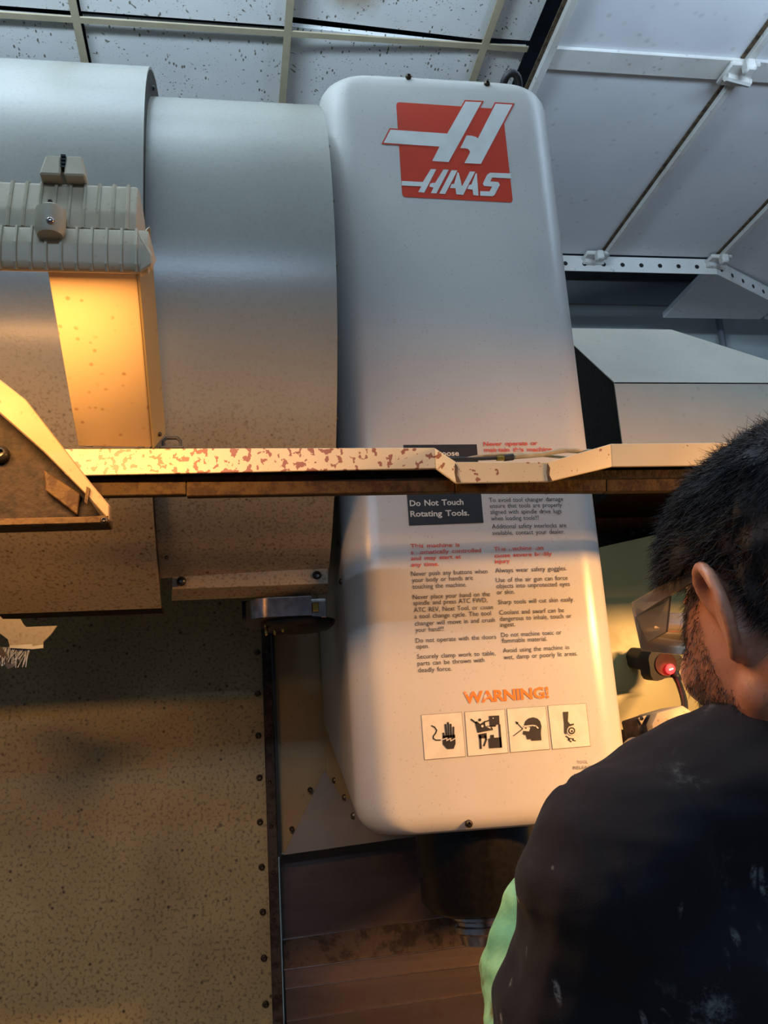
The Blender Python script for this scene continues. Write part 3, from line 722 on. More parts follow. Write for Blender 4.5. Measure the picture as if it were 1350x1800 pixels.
# ------------------------------------------------------------------ left angled frame
fa = thing('door_frame_arm', 'angled grimy frame arm with tan lip at the left edge', 'door frame', P(60, 850, Y=.8))
YF = .95
def Q(x, y, Y=YF): return P(x, y, Y=Y)
MB().prism([Q(-60, 600), Q(0, 667), Q(45, 702), Q(160, 850), Q(192, 888), Q(192, 915), Q(150, 868), Q(78, 795), Q(0, 726), Q(-60, 670)], (0, .02, .003), .001).build('outer_lip', M['lip'], fa, 'tan outer lip')
MB().prism([Q(-60, 668, .965), Q(0, 728, .965), Q(78, 796, .965), Q(150, 868, .965), Q(178, 908, .965), Q(-60, 915, .965)], (0, .012, 0)).build('inner_panel', M['rust_and_shade'], fa, 'dark oily inner panel')
MB().prism([Q(77, 826, .958), Q(141, 868, .958), Q(136, 905, .958), Q(80, 862, .958)], (0, .006, 0), .001).build('wedge_plate', M['rust'], fa)
MB().prism([Q(-60, 912, .95), Q(150, 908, .95), Q(192, 905, .95), Q(192, 919, .95), Q(-60, 926, .95)], (0, .03, 0), .001).build('bottom_flange', M['rust'], fa)
bolt(Q(2, 800, .963), (0, -1, 0), .009, fa, M['black']); bolt(Q(183, 915, .95), (0, -1, 0), .004, fa, M['bolt'])
MB().prism([Q(152, 855, .947), Q(158, 858, .947), Q(153, 886, .947), Q(148, 882, .947)], (0, .003, 0)).build('weld_tab', M['rust'], fa)

# ------------------------------------------------------------------ work light
def work_light(dx, label):
    wl = thing('work_light', label, 'lamp', (-.2+dx, .85, 1.97), None)
    yc = .765; zt, zm, zb_ = P(200, 320, Y=.735).z, P(200, 401, Y=.715).z, P(200, 474, Y=.715).z
    xa, xb = -.52+dx, -.061+dx
    up = [(yc-.048, zm), (yc-.046, zm+.018), (yc-.036, zt-.008), (yc-.020, zt), (yc+.030, zt+.002), (yc+.044, zt-.004), (yc+.044, zb_+.063)]
    lo_ = [(yc-.050, zm-.001), (yc-.054, zm-.018), (yc-.052, zb_+.004), (yc-.048, zb_), (yc-.042, zb_+.001), (yc+.044, zb_+.062)]
    def ext(m, pr, a, b, s=1.0):
        cy = sum(p[0] for p in pr)/len(pr); cz = zm
        vs = [(a, p[0], p[1]) for p in pr] + [(b, p[0], p[1]) for p in pr]; n = len(pr)
        m.add(vs, [tuple(range(n)), tuple(range(n, 2*n))]+[(i, (i+1) % n, n+(i+1) % n, n+i) for i in range(n)], .002, 2)
    m = MB(); ext(m, up, xa, xb-.006)
    hs = m.build('upper_housing', M['lamp'], wl, 'ribbed cast upper housing', angle=30)
    m = MB(); ext(m, lo_, xa, xb+.004); lh = m.build('lower_housing', M['lamp'], wl, angle=30)
    def ribs(pr, xe, par, k0):
        x = xe; i = 0
        while x > xa+.01 and i < 34:
            m = MB(); k = max(0, len(pr)-3)
            q = [Vector((x, p[0], p[1])) for p in pr[:5]]
            cc = Vector((x, yc, zm)); q = [p+(p-cc).normalized()*.0006 for p in q]
            m.tube(q, .0016, 5); m.build('rib', M['lamp'], par); x -= .0118; i += 1
    ribs(up, xb-.014, hs, 0); ribs([(a, b+.0) for a, b in lo_[:4]], xb-.006, lh, 0)
    # end flare
    MB().prism([(xb-.004, yc-.053, zm-.004), (xb+.007, yc-.056, zm-.026), (xb+.007, yc-.055, zb_+.003), (xb-.004, yc-.050, zb_-.002)], (0, .02, .006), .0015).build('end_cap', M['lamp'], wl)
    # latch
    lx = -.134+dx; m = MB()
    m.lathe((lx, yc-.058, zm+.002), (0, 0, 1), [(.010, -.016), (.012, -.011), (.012, .007), (.008, .010)], 20)
    la = m.build('latch', M['lamp'], wl, 'rounded cast latch', angle=40)
    bolt((lx+.002, yc-.069, zm-.007), (0, -1, 0), .0032, la, M['steel']); MB().tube([(lx, yc-.062, zm+.010), (lx, yc-.062, zm+.016)], .002, 8).build('latch_pin', M['bolt'], la)
    # top lugs
    for a_, b_ in ((-.142, -.129), (-.126, -.112)):
        m = MB(); m.prism([(a_+dx-.004 if a_ < -.135 else a_+dx, yc-.05, zt-.008), (b_+dx+(.003 if a_ > -.135 else 0), yc-.05, zt-.008), (b_+dx, yc-.045, zt+.014), (a_+dx, yc-.045, zt+.014)], (0, .06, 0), .0015)
        m.build('hinge_lug', M['lamp'], wl)
    m = MB()
    for i in range(4): m.box((-.1295+dx, yc-.047, zt+.001+i*.0035), (-.1255+dx, yc-.040, zt+.003+i*.0035))
    m.build('hinge_teeth', M['black'], wl)
    MB().prism([(xa+.02, yc-.036, zb_+.007), (xb-.012, yc-.036, zb_+.007), (xb-.012, yc+.038, zb_+.0565), (xa+.02, yc+.038, zb_+.0565)], (0, .0012, -.0018)).build('lens', M['lens'], wl, 'glowing orange lens')
    # arm down to the beam
    t0, t1 = Vector((-.163, .85, 1.972)), Vector((-.079, .85, 1.972)); b0, b1 = P(137, 786, Y=1.05), P(268, 788, Y=1.05)
    t0 -= (b0-t0)*.15; t1 -= (b1-t1)*.15
    off = Vector((dx, 0, 0)); t0, t1, b0, b1 = t0+off, t1+off, b0+off, b1+off
    nrm = (b0-t0).cross(t1-t0).normalized(); nrm = nrm if nrm.z > 0 else -nrm
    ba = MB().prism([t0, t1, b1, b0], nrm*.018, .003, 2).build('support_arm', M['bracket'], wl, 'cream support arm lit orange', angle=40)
    fl = MB().prism([t1, b1, b1+nrm*.024+Vector((.012, 0, 0)), t1+nrm*.024+Vector((.012, 0, 0))], (.002, 0, .001)).build('arm_flange', M['wall_clean'], wl)
    d_ = (b1-t1)
    for k in (.06, .96): bolt(t1+d_*k+nrm*.012+Vector((.008, 0, 0)), (1, -.3, 0), .0028, fl, M['black'])
    for k in (.15, .85): 
        p = b0+(b1-b0)*k; MB().box(p+Vector((-.004, -.002, .001)), p+Vector((.004, .001, .004))).build('slot', M['black'], ba)
    return wl
work_light(0, 'beige ribbed tubular work lamp on a glowing cream arm at the left')

# ------------------------------------------------------------------ side box right of the cover
sb = thing('side_box', 'cream sheet metal box with sloped top and dark left end right of the tall cover', 'machine box', (1.1, 1.9, 2.1))
yf, yk = 1.8, 2.1
A = P(1080, 672, Y=yf); Bq = P(1086, 800, Y=yf); T0 = P(1018, 577, Y=yk); T1 = P(1180, 580, Y=yk); T2 = P(1345, 632, Y=yk); xE = 1.62
zf = A.z; zbq = Bq.z-.06; xa = A.x
zr = T0.z; k_ = (zr-zf)/(yk-yf); xk = T1.x; xF = xk+.226
def arc_(x0, y0, z0): return Vector((x0, y0, z0))
top = [Vector((xa, yf, zf)), Vector((xF, yf, zf)), Vector((xk, yk, zr)), Vector((xa, yk, zr))]
MB().prism(top, (0, 0, -.003)).build('sloped_top', M['box'], sb)
MB().prism([(xa, yf, zf), (xF, yf, zf), (xF+.08, yf, zf-.09), (xF+.08, yf, zbq), (xa, yf, zbq)], (0, .004, 0)).build('front_panel', M['box'], sb)
MB().prism([(xF, yf+.004, zf), (xk, yk, zr), (xk+.3, yk, zf-.1), (xF+.08, yf+.004, zf-.09)], (.0, 0, -.003)).build('right_slope', M['box'], sb)
MB().prism([(xa, yf+.004, zf), (xa, yk, zr), (xa, yk+.02, zr), (xa, yk+.02, zbq), (xa, yf+.004, zbq)], (.003, 0, 0)).build('left_end', M['rust_and_shade'], sb, 'dark left end')
MB().prism([(xa+.003, yf+.004, zbq), (xF, yf+.004, zbq), (xF, yk, zbq), (xa+.003, yk, zbq)], (0, 0, .003)).build('bottom_panel', M['rust_and_shade'], sb)  # box underside, its shadow put into the near-black colour

# ------------------------------------------------------------------ sensor with red light
sn = P(1163, 1164, Y=1.86)
se = thing('indicator_sensor', 'round black sensor with a glowing red light on the yellow panel', 'sensor', sn)
ax = Vector((.04, -.98, -.18)).normalized(); u = Vector((1, 0, 0)); v = ax.cross(u).normalized()
m = MB(); prof = []
ring = []
for k in range(28):
    a = 2*pi*k/28; r = .041+.004*cos(3*a+.6)+.003*sin(5*a); ring.append((r, a))
vs = []
for h_, s_ in ((-.02, .85), (-.05, 1), (.008, 1.0), (.014, .90)):
    for r, a in ring: vs.append(sn+Vector((0, .1, 0))*0+ax*h_+(u*cos(a)+v*sin(a))*r*s_)
vs = vs[0:0]+[sn+ax*h_+(u*cos(a)+v*sin(a))*r*s_ for h_, s_ in ((-.125, .5), (-.03, .55), (-.028, .95), (.012, .9)) for r, a in ring]
fs = [tuple(range(28)), tuple(range(84, 112))]+[(i*28+k, i*28+(k+1) % 28, (i+1)*28+(k+1) % 28, (i+1)*28+k) for i in range(3) for k in range(28)]
m.add(vs, fs); m.build('sensor_body', M['rubber'], se, angle=40)
MB().lathe(sn+ax*.0122+Vector((.002, 0, -.003)), ax, [(.024, 0), (.024, .002), (.020, .0005), (0, .0005)], 28).build('sensor_window', plain('brown_window', (.10, .05, .035, 1), .2), se, angle=40)
lp = P(1178, 1176, Y=1.842)
MB().lathe(lp, ax, [(.0105, 0), (.0105, .002), (.008, .0035), (0, .004)], 20).build('red_light', M['led'], se, 'glowing red light', smooth=True)
MB().tube([lp+ax*.0045+Vector((-.004, 0, -.0012)), lp+ax*.0045+Vector((.004, 0, .0012))], .0016, 6).build('light_core', M['led_core'], se)
s0 = P(1190, 1192, Y=1.85)
MB().tube([s0+Vector((-.004, 0, .012)), s0+Vector((.003, 0, -.006))], .0085, 10).build('cable_gland', M['rubber'], se, smooth=True)
jb = P(1200, 1250, Y=1.62)
cab = MB().tube(spline([s0, P(1197, 1212, Y=1.80), P(1203, 1235, Y=1.72), P(1203, 1262, Y=1.62)], 6), .0065, 10).build('sensor_cable', M['rubber'], se, smooth=True)

M['jbox'] = paint('junction_paint', (.36, .29, .19, 1), (.31, .25, .16, 1), .42, .5, (.12, .06, .02, 1), .2)
# ------------------------------------------------------------------ tan junction box
jx = thing('junction_box', 'tan junction box with slanted corners between the tall cover and the man', 'junction box', P(1180, 1300, Y=1.5))
yj = 1.46
f_ = [P(1155, 1253, Y=yj), P(1200, 1240, Y=yj), P(1222, 1254, Y=yj), P(1262, 1340, Y=yj), P(1275, 1400, Y=yj), P(1175, 1400, Y=yj), P(1146, 1273, Y=yj)]
MB().prism(f_, (0, .075, 0), .002, 2).build('box_lid', M['jbox'], jx, angle=40)
MB().prism([P(1117, 1265, Y=yj+.022), P(1157, 1252, Y=yj+.022), P(1200, 1400, Y=yj+.022), P(1150, 1400, Y=yj+.022)], (0, .06, 0), .002).build('box_flange', M['strip'], jx)
MB().prism([P(1122, 1262, Y=yj+.018), P(1137, 1257, Y=yj+.018), P(1128, 1274, Y=yj+.018)], (0, .003, 0), .0005).build('corner_lug', M['jbox'], jx)
bolt(P(1128, 1263, Y=yj+.018), (0, -1, 0), .003, jx, M['black'])
MB().prism([P(1214, 1258, Y=yj-.004), P(1230, 1252, Y=yj-.004), P(1240, 1262, Y=yj-.004), P(1250, 1285, Y=yj-.004), P(1232, 1300, Y=yj-.004), P(1222, 1285, Y=yj-.004)], (0, .05, 0), .002, 2).build('side_boss', M['jbox'], jx)
MB().tube([P(1130, 1290, Y=yj+.03), P(1140, 1330, Y=yj+.03), P(1150, 1380, Y=yj+.03)], .011, 10).build('hose', M['rubber'], jx, smooth=True)
MB().lathe(P(1116, 1318, Y=yj+.04), (-.3, -1, .1), [(.020, -.03), (.020, .006), (.015, .009), (0, .009)], 20).build('round_boss', M['jbox'], jx, angle=40)
m = MB(); cc = P(1194, 1304, Y=yj-.0004)
arc = [cc+Vector((.020*cos(a), 0, .020*sin(a))) for a in np.linspace(.5, 3.6, 14)]
m.tube(arc, .0004, 4); m.tube([cc+Vector((-.003, 0, .012)), cc+Vector((-.001, 0, -.012))], .0004, 4); m.tube([cc+Vector((.004, 0, .013)), cc+Vector((.005, 0, -.01))], .0004, 4)
m.build('scratched_ring', M['rust'], jx)
MB().box(P(1170, 1275, Y=yj+.07)+Vector((0, 0, -.03)), Vector((P(1225, 1275, Y=yj+.07).x, 1.979, P(1170, 1275, Y=yj+.07).z)), .003).build('mounting_arm', M['strip'], jx)

# ------------------------------------------------------------------ chip brush / plate at the lower left of the changer
br = thing('chip_brush', 'pale notched plate with blue-grey bristles hanging under the changer at far left', 'brush', P(40, 1110, Y=1.42))
yb_ = 1.42
MB().prism([P(-30, 1075, Y=yb_), P(0, 1083, Y=yb_), P(5, 1088, Y=yb_), P(36, 1088, Y=yb_), P(41, 1097, Y=yb_), P(46, 1102, Y=yb_), P(100, 1100, Y=yb_), P(90, 1114, Y=yb_), P(76, 1128, Y=yb_), P(76, 1136, Y=yb_), P(58, 1138, Y=yb_), P(17, 1137, Y=yb_), P(14, 1124, Y=yb_), P(-30, 1090, Y=yb_)], (0, .004, 0)).build('notched_plate', M['drum'], br)
MB().prism([P(17, 1135, Y=yb_-.002), P(56, 1132, Y=yb_-.002), P(57, 1136, Y=yb_-.002), P(76, 1133, Y=yb_-.002), P(76, 1139, Y=yb_-.002), P(58, 1141, Y=yb_-.002), P(17, 1139, Y=yb_-.002)], (0, .003, 0)).build('edge_strip', M['pipe'], br)
m = MB()
for i in range(70):
    x = random.uniform(2, 56); a = P(x, 1138, Y=yb_+.002+random.random()*.01); tx = 14+(x-20)*.75+random.uniform(-9, 9); b = P(tx, 1160+random.uniform(-6, 14), Y=yb_+random.uniform(-.01, .02))
    m.tube([a, (a+b)/2+Vector((random.uniform(-.001, .001), 0, 0)), b], .0007, 4)
m.build('bristles', M['bristle'], br, kind='stuff')
MB().prism([P(-20, 1136, Y=yb_-.004), P(2, 1136, Y=yb_-.004), P(24, 1172, Y=yb_-.004), P(14, 1176, Y=yb_-.004)], (0, .002, 0)).build('dark_blade', M['black'], br)

# ------------------------------------------------------------------ the man
def capsule(bm, a, b, ra, rb, seg=16, rings=6):
    a = Vector(a); b = Vector(b); ax_ = (b-a); L = ax_.length; ax_ = ax_/L if L > 1e-6 else Vector((0, 0, 1)); u_ = ax_.orthogonal().normalized(); v_ = ax_.cross(u_)
    pr = [(ra*cos(t_), -ra*sin(t_)) for t_ in np.linspace(pi/2, 0, rings)] + [(rb*cos(t_), L+rb*sin(t_)) for t_ in np.linspace(0, pi/2, rings)]
    vs = [[bm.verts.new(a+ax_*h_+(u_*cos(2*pi*k/seg)+v_*sin(2*pi*k/seg))*r) for k in range(seg)] for r, h_ in pr[1:-1]]
    p0 = bm.verts.new(a-ax_*ra); p1 = bm.verts.new(b+ax_*rb)
    for i in range(len(vs)-1):
        for k in range(seg): bm.faces.new((vs[i][k], vs[i][(k+1) % seg], vs[i+1][(k+1) % seg], vs[i+1][k]))
    for k in range(seg): bm.faces.new((p0, vs[0][(k+1) % seg], vs[0][k])); bm.faces.new((p1, vs[-1][k], vs[-1][(k+1) % seg]))
def ellip(bm, c, r, mat=None, rot=(0, 0, 0)):
    m4 = Matrix.Translation(c) @ (Matrix.Rotation(rot[2], 4, 'Z') @ Matrix.Rotation(rot[1], 4, 'Y') @ Matrix.Rotation(rot[0], 4, 'X')) @ Matrix.Diagonal((*r, 1))
    bmesh.ops.create_uvsphere(bm, u_segments=24, v_segments=16, radius=1, matrix=(mat @ m4) if mat else m4)
def remesh(bm, vox, smooth_it=4, tex=None):
    me = bpy.data.meshes.new('r'); bm.to_mesh(me); bm.free(); o = bpy.data.objects.new('r', me); C.objects.link(o)
    r = o.modifiers.new('r', 'REMESH'); r.mode = 'VOXEL'; r.voxel_size = vox
    if smooth_it: s_ = o.modifiers.new('s', 'SMOOTH'); s_.iterations = smooth_it; s_.factor = .6
    dg = bpy.context.evaluated_depsgraph_get(); out = bpy.data.meshes.new_from_object(o.evaluated_get(dg)); bpy.data.objects.remove(o)
    return out
HC = D(1432, 1078, .70); HP = radians(-9); HY = radians(7.0)
HM = Matrix.Translation(HC) @ Matrix.Rotation(HY, 4, 'Z') @ Matrix.Rotation(HP, 4, 'X') @ Matrix.Scale(1.12, 4)
HMi = HM.inverted()
def H(x, y, z): return HM @ Vector((x, y, z))
LS = D(1075, 1505, .66); RS = LS+Vector((.37, -.03, .0)); C7 = (LS+RS)/2+Vector((0, -.02, .055))
man = thing('person', 'man in a stained black shirt seen from behind, dark hair and beard, looking down', 'person', (C7.x, C7.y, 0))
EL = D(985, 1990, .76); WR = D(1030, 1600, .98)
ER = RS+Vector((.06, .12, -.26)); WRR = ER+Vector((-.10, .22, .03))
bm = bmesh.new()
# head
ellip(bm, (0, -.008, .035), (.0745, .093, .083), HM); ellip(bm, (0, .026, -.010), (.0715, .070, .085), HM); ellip(bm, (0, .036, -.062), (.052, .050, .045), HM)
ellip(bm, (0, .070, -.088), (.022, .022, .020), HM); ellip(bm, (0, .074, .034), (.046, .012, .013), HM)
for s_ in (-1, 1): ellip(bm, (s_*.042, .058, -.022), (.024, .030, .026), HM); capsule(bm, H(s_*.050, .002, -.048), H(s_*.030, .066, -.082), .022, .018)
capsule(bm, H(0, .090, .020), H(0, .084, -.012), .009, .011); ellip(bm, (0, .090, -.055), (.024, .012, .007), HM); ellip(bm, (0, .087, -.066), (.021, .011, .007), HM)
for s_ in (-1, 1): ellip(bm, (s_*.031, .082, .016), (.013, .009, .008), HM)
# neck
nb = C7+Vector((0, .045, -.02))
capsule(bm, H(0, -.030, -.02), nb, .056, .062); capsule(bm, H(0, -.045, -.0), C7+Vector((0, .02, -.02)), .048, .060)
for s_ in (-1, 1): capsule(bm, H(s_*.034, -.018, -.03), nb+Vector((s_*.030, .01, -.01)), .038, .036)
# torso, arms, legs
cen = lambda z, y=0: Vector((C7.x, C7.y+.075+y, z))
capsule(bm, LS+Vector((.04, .02, .0)), RS+Vector((-.04, .02, 0)), .060, .060)
ellip(bm, cen(C7.z-.18), (.165, .105, .19)); ellip(bm, cen(C7.z-.36), (.150, .10, .16)); ellip(bm, cen(C7.z-.52), (.165, .11, .13))
capsule(bm, LS, EL, .052, .040); capsule(bm, EL, WR, .040, .027); capsule(bm, RS, ER, .052, .040); capsule(bm, ER, WRR, .040, .027)
hz = C7.z-.58; fx = C7.x; fy = C7.y+.08
for s_ in (-1, 1):
    hp = Vector((fx+s_*.085, fy, hz)); kn = Vector((fx+s_*.10, fy+.02, .48)); an = Vector((fx+s_*.10, fy-.01, .08))
    capsule(bm, hp, kn, .085, .058); capsule(bm, kn, an, .056, .040); capsule(bm, an+Vector((0, -.03, -.03)), an+Vector((0, .15, -.04)), .036, .032)
# hands: palm, four fingers, thumb
def hand(wr, el, tgt, side):
    d = (wr-el).normalized(); d = (d*.5+(tgt-wr).normalized()*.8).normalized(); lat = d.cross(Vector((0, 0, 1))).normalized()*side; nn = lat.cross(d).normalized()
    pc = wr+d*.055
    for k in (-.5, -.17, .17, .5): capsule(bm, wr+d*.01+lat*k*.04, pc+d*.035+lat*k*.072, .014, .0115)
    for k, ln in ((-.5, .85), (-.17, 1.0), (.17, .95), (.5, .75)):
        b_ = pc+d*.035+lat*k*.072; j1 = b_+(d*.9-Vector((0, 0, .35)))*.036*ln; j2 = j1+(d*.6-Vector((0, 0, .8)))*.024*ln; j3 = j2+(d*.1-Vector((0, 0, 1)))*.018*ln
        capsule(bm, b_, j1, .0095, .0085, 10, 4); capsule(bm, j1, j2, .0085, .0078, 10, 4); capsule(bm, j2, j3, .0078, .0065, 10, 4)
    t0 = wr+d*.03-lat*.02; t1 = t0+(d*.6-lat*.7)*.035; t2 = t1+(d*.9-lat*.2-Vector((0, 0, .3)))*.028
    capsule(bm, t0, t1, .013, .0105, 10, 4); capsule(bm, t1, t2, .010, .008, 10, 4)
hand(WR, EL, Vector((.60, 1.36, 1.42)), 1); hand(WRR, ER, Vector((.7, 1.3, 1.3)), -1)
# ears: helix rim, bowl, lobe
for s_ in (-1, 1):
    def E_(x, y, z): return H(s_*(x), y, z)
    out = [(.070, .002, -.002), (.074, .008, .012), (.080, .005, .024), (.086, -.008, .030), (.091, -.021, .022), (.091, -.027, .006), (.087, -.025, -.010), (.081, -.017, -.021), (.075, -.006, -.028)]
    sp = spline([E_(*q) for q in out], 4)
    for i in range(len(sp)-1): capsule(bm, sp[i], sp[i+1], .0052, .0052, 8, 4)
    ellip(bm, (s_*.0785, -.011, .001), (.0042, .018, .027), HM, (0, 0, s_*radians(30)))
    capsule(bm, E_(.074, -.010, -.026), E_(.071, -.003, -.029), .0062, .005, 10, 5)
    capsule(bm, E_(.064, -.012, -.015), E_(.064, -.012, .015), .012, .014, 10, 5)
me = remesh(bm, .0030, 6)
body = link('body', me, M['skin'], man, smooth=True)

# hair and beard: find scalp and jaw regions on the head in head space
base = wloc(body); vsn = np.array([tuple(v.co+base) for v in me.vertices]); nrm_ = np.array([tuple(v.normal) for v in me.vertices])
HI = np.array(HMi); loc = (np.c_[vsn, np.ones(len(vsn))] @ HI.T)[:, :3]; locn = nrm_ @ HI[:3, :3].T
x_, y_, z_ = loc.T
nearhead = (np.abs(x_) < .12) & (np.abs(y_+.01) < .16) & (z_ > -.16) & (z_ < .16)
earz = ((np.abs(x_) > .0755) & (y_ < .014) & (y_ > -.034) & (z_ < .036) & (z_ > -.04)) | ((np.abs(x_) > .064) & (y_ > -.030) & (y_ < .008) & (z_ < .028) & (z_ > -.045))
lim = np.where(y_ > .055, .052, np.where(y_ > -.024, .030+.25*np.maximum(0, y_-.0), np.clip(.030-(-.024-y_)*4.5, -.050, .05)))
hairm = nearhead & (z_ > lim) & ~earz
jaw = nearhead & ~earz & (y_ > .014) & (np.abs(x_) > .015) & (((z_ < .034) & (y_ < .066) & (y_ > .024) & (np.abs(x_) > .045)) | (z_ < -.045-.0*(y_)) ) & (z_ > -.115)
jaw |= nearhead & ~earz & (y_ > .045) & (z_ < -.04) & (z_ > -.115)
from mathutils import noise as mn
disp = {}
def cap(mask, off):
    vid = np.where(mask)[0]; idx = -np.ones(len(vsn), int); idx[vid] = np.arange(len(vid))
    P_ = []
    for i in vid:
        n3 = mn.noise(Vector(loc[i]*30))*.35+mn.noise(Vector(loc[i]*75))*.28
        P_.append(vsn[i]+nrm_[i]*off*(1+n3)); disp[int(i)] = off*(1+n3)
    F_ = [tuple(idx[list(p.vertices)]) for p in me.polygons if all(mask[j] for j in p.vertices)]
    return P_, F_
def strands(mask, count, length, wid, lift, comb, jit, V, Fc, off=0):
    vid = np.where(mask)[0]; pick = rng.choice(vid, count); Rm = np.array(HM)[:3, :3]
    cache = {}
    for i in set(pick.tolist()): cache[i] = Rm @ comb(loc[i])
    c = np.array([cache[i] for i in pick.tolist()]); n3 = nrm_[pick]
    p = vsn[pick]+n3*(np.array([disp.get(int(i), 0) for i in pick])[:, None]-.002)+rng.normal(0, .0012, (count, 3))
    nz = lambda a: a/np.maximum(1e-6, np.linalg.norm(a, axis=1))[:, None]
    d = nz(n3*lift+c+rng.normal(0, jit, (count, 3))); L = (length*rng.uniform(.6, 1.25, count))[:, None]
    cur = rng.normal(0, .35, (count, 3))+c*.5; side = nz(np.cross(d, rng.normal(0, 1, (count, 3))))
    out = np.zeros((count, 8, 3))
    for s_ in range(4):
        t_ = s_/3; q_ = p+d*L*t_+cur*L*t_*t_*.5; ww = wid*(1-t_*.75)
        out[:, 2*s_] = q_+side*ww; out[:, 2*s_+1] = q_-side*ww
    b0 = len(V); V.extend(out.reshape(-1, 3).tolist())
    k = (b0+8*np.arange(count))[:, None, None]+np.array([[0, 1, 3, 2], [2, 3, 5, 4], [4, 5, 7, 6]])[None]
    Fc.extend(k.reshape(-1, 4).tolist())
V, Fc = cap(hairm, .014)
def comb(l):
    # clumps swept forward and to the side
    a = mn.noise(Vector(l*22))*3.0
    return np.array([sin(a)*.5, .35+cos(a)*.3, -.35+.3*sin(a*1.7)])
strands(hairm, 95000, .0120, .00028, .50, comb, .25, V, Fc, .013)
hm = bpy.data.meshes.new('hair'); hm.from_pydata([tuple(v) for v in V], [], Fc); link('hair', hm, M['hair'], man, 'short thick black hair', smooth=True)
V, Fc = [], []
strands(jaw, 34000, .0070, .00024, .6, lambda l: np.array([0, .1, -.9]), .4, V, Fc)
bmm = bpy.data.meshes.new('beard'); bmm.from_pydata([tuple(v) for v in V], [], Fc); link('beard', bmm, M['beard'], man, 'short dark beard along the jaw')
V, Fc = [], []
nape = nearhead & ~earz & ~hairm & (y_ < -.01) & (z_ > -.10)
if nape.sum() > 10:
    strands(nape, 900, .006, .00012, .5, lambda l: np.array([0, .0, -.8]), .4, V, Fc)
    nm = bpy.data.meshes.new('nape_hair'); nm.from_pydata([tuple(v) for v in V], [], Fc); link('nape_hair', nm, M['beard'], man)

# shirt
bm = bmesh.new()
capsule(bm, LS+Vector((.03, .02, -.004)), C7+Vector((-.06, .035, -.012)), .072, .070); capsule(bm, RS+Vector((-.03, .02, 0)), C7+Vector((.06, .035, -.012)), .072, .070)
capsule(bm, C7+Vector((-.03, .03, -.030)), C7+Vector((.03, .03, -.030)), .076, .076)
ellip(bm, cen(C7.z-.19, -.01), (.185, .130, .20)); ellip(bm, cen(C7.z-.36), (.180, .125, .19)); ellip(bm, cen(C7.z-.50), (.185, .13, .13))
mid_ = LS.lerp(EL, .55)
capsule(bm, LS+Vector((.01, 0, -.01)), LS.lerp(EL, .60), .072, .068); capsule(bm, LS.lerp(EL, .45), LS.lerp(EL, .78), .070, .064)
capsule(bm, LS+Vector((.05, .01, -.06)), cen(C7.z-.22)+Vector((-.10, -.02, 0)), .075, .08)
capsule(bm, RS+Vector((-.01, 0, -.01)), RS.lerp(ER, .75), .072, .068)
me2 = remesh(bm, .0045, 6)
# soft folds
nn2 = [v.normal.copy() for v in me2.vertices]; cc2 = [v.co.copy() for v in me2.vertices]; fl2 = []
for p, n_v in zip(cc2, nn2):
    a = mn.noise(Vector((p.x*9+p.z*4, p.y*9, p.z*20)))*.010+mn.noise(Vector((p.x*22, p.y*22, p.z*34+p.x*10)))*.0038
    sd = (p-LS).dot((EL-LS).normalized())*.35-(p.x-LS.x)*1.0-.012
    if p.x < C7.x-.05 and abs(sd) < .012: a += -.0022*math.exp(-(sd/.004)**2)
    fl2.extend(p+n_v*a)
me2.vertices.foreach_set('co', fl2); me2.update()
link('shirt', me2, M['shirt'], man, 'black short-sleeved shirt with pale dust and paint stains', smooth=True)
bm = bmesh.new()
cl = [C7+Vector((.062*cos(a)*1.05, .035+.062*sin(a), .032+.006*sin(a)+.012*abs(cos(a))-.014*(sin(a) > 0)*sin(a)*2)) for a in np.linspace(0, 2*pi, 25)]
MB().tube(cl, .006, 8, False).build('collar', M['shirt'], man, smooth=True)
# sleeve seam
# green sleeve of the forearm
bm = bmesh.new()
gp = [D(985, 1545, .93), D(952, 1620, .91), D(938, 1700, .89), D(942, 1790, .86), D(985, 1930, .80)]
grr = [.034, .044, .050, .048, .052]
for i in range(4): capsule(bm, gp[i], gp[i+1], grr[i], grr[i+1])
me3 = remesh(bm, .0045, 4)
fl3 = []
for p, n_v in [(v.co.copy(), v.normal.copy()) for v in me3.vertices]: fl3.extend(p+n_v*(mn.noise(Vector((p.x*12, p.y*12, p.z*45)))*.007))
me3.vertices.foreach_set('co', fl3); me3.update()
link('work_sleeve', me3, M['green'], man, 'mint green cloth sleeve', smooth=True)
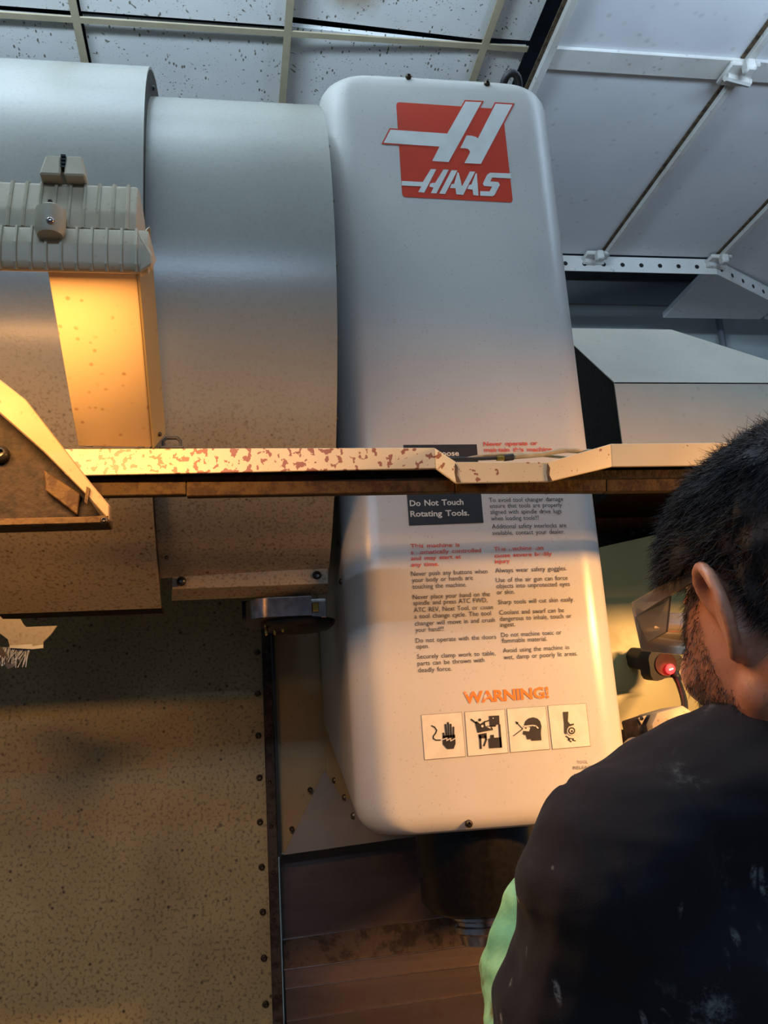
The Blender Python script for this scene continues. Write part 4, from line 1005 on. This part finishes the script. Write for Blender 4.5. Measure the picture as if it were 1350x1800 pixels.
# trousers, boots
bm = bmesh.new(); ellip(bm, (fx, fy, hz+.03), (.185, .135, .13))
for s_ in (-1, 1):
    hp = Vector((fx+s_*.085, fy, hz)); kn = Vector((fx+s_*.10, fy+.02, .48)); an = Vector((fx+s_*.10, fy-.01, .10)); capsule(bm, hp, kn, .100, .075); capsule(bm, kn, an, .075, .062)
link('trousers', remesh(bm, .009, 4), M['denim'], man, smooth=True)
for s_ in (-1, 1):
    bm = bmesh.new(); an = Vector((fx+s_*.10, fy-.01, .0)); capsule(bm, an+Vector((0, -.03, .045)), an+Vector((0, .17, .038)), .045, .038); capsule(bm, an+Vector((0, 0, .05)), an+Vector((0, 0, .15)), .045, .047)
    link('boot', remesh(bm, .008, 2), M['boot'], man, smooth=True)

# safety glasses
gl = thing('safety_glasses', 'clear plastic safety glasses worn by the man', 'glasses', HC)
for s_ in (-1, 1):
    MB().prism([H(s_*.079, -.010, .032), H(s_*.081, .050, .037), H(s_*.077, .092, .040), H(s_*.077, .092, .029), H(s_*.081, .050, .027), H(s_*.079, -.010, .027)], (HM.to_3x3() @ Vector((-s_*.0025, 0, 0)))).build('temple_arm', M['clear'], gl)
    MB().prism([H(s_*.0795, .040, .027), H(s_*.0765, .091, .0285), H(s_*.070, .094, .010), H(s_*.074, .062, .008)], (HM.to_3x3() @ Vector((-s_*.0016, 0, 0)))).build('side_shield', M['clear'], gl)
    pts = [(.076-.066*t_, .093+.019*sin(t_*pi/2)) for t_ in np.linspace(0, 1, 9)]
    vs = [H(s_*a_, b_, z0_) for z0_ in (.037, .004) for a_, b_ in pts]+[H(s_*a_, b_+.002, z0_) for z0_ in (.037, .004) for a_, b_ in pts]
    fs = [(o_+i, o_+i+1, o_+9+i+1, o_+9+i) for o_ in (0, 18) for i in range(8)]+[(i, i+1, 18+i+1, 18+i) for i in range(8)]+[(9+i, 10+i, 28+i, 27+i) for i in range(8)]+[(0, 9, 27, 18), (8, 17, 35, 26)]
    MB().add(vs, fs).build('lens', M['clear'], gl, smooth=True)
MB().tube([H(-.011, .113, .028), H(0, .116, .031), H(.011, .113, .028)], .0025, 8).build('bridge', M['clear'], gl, smooth=True)
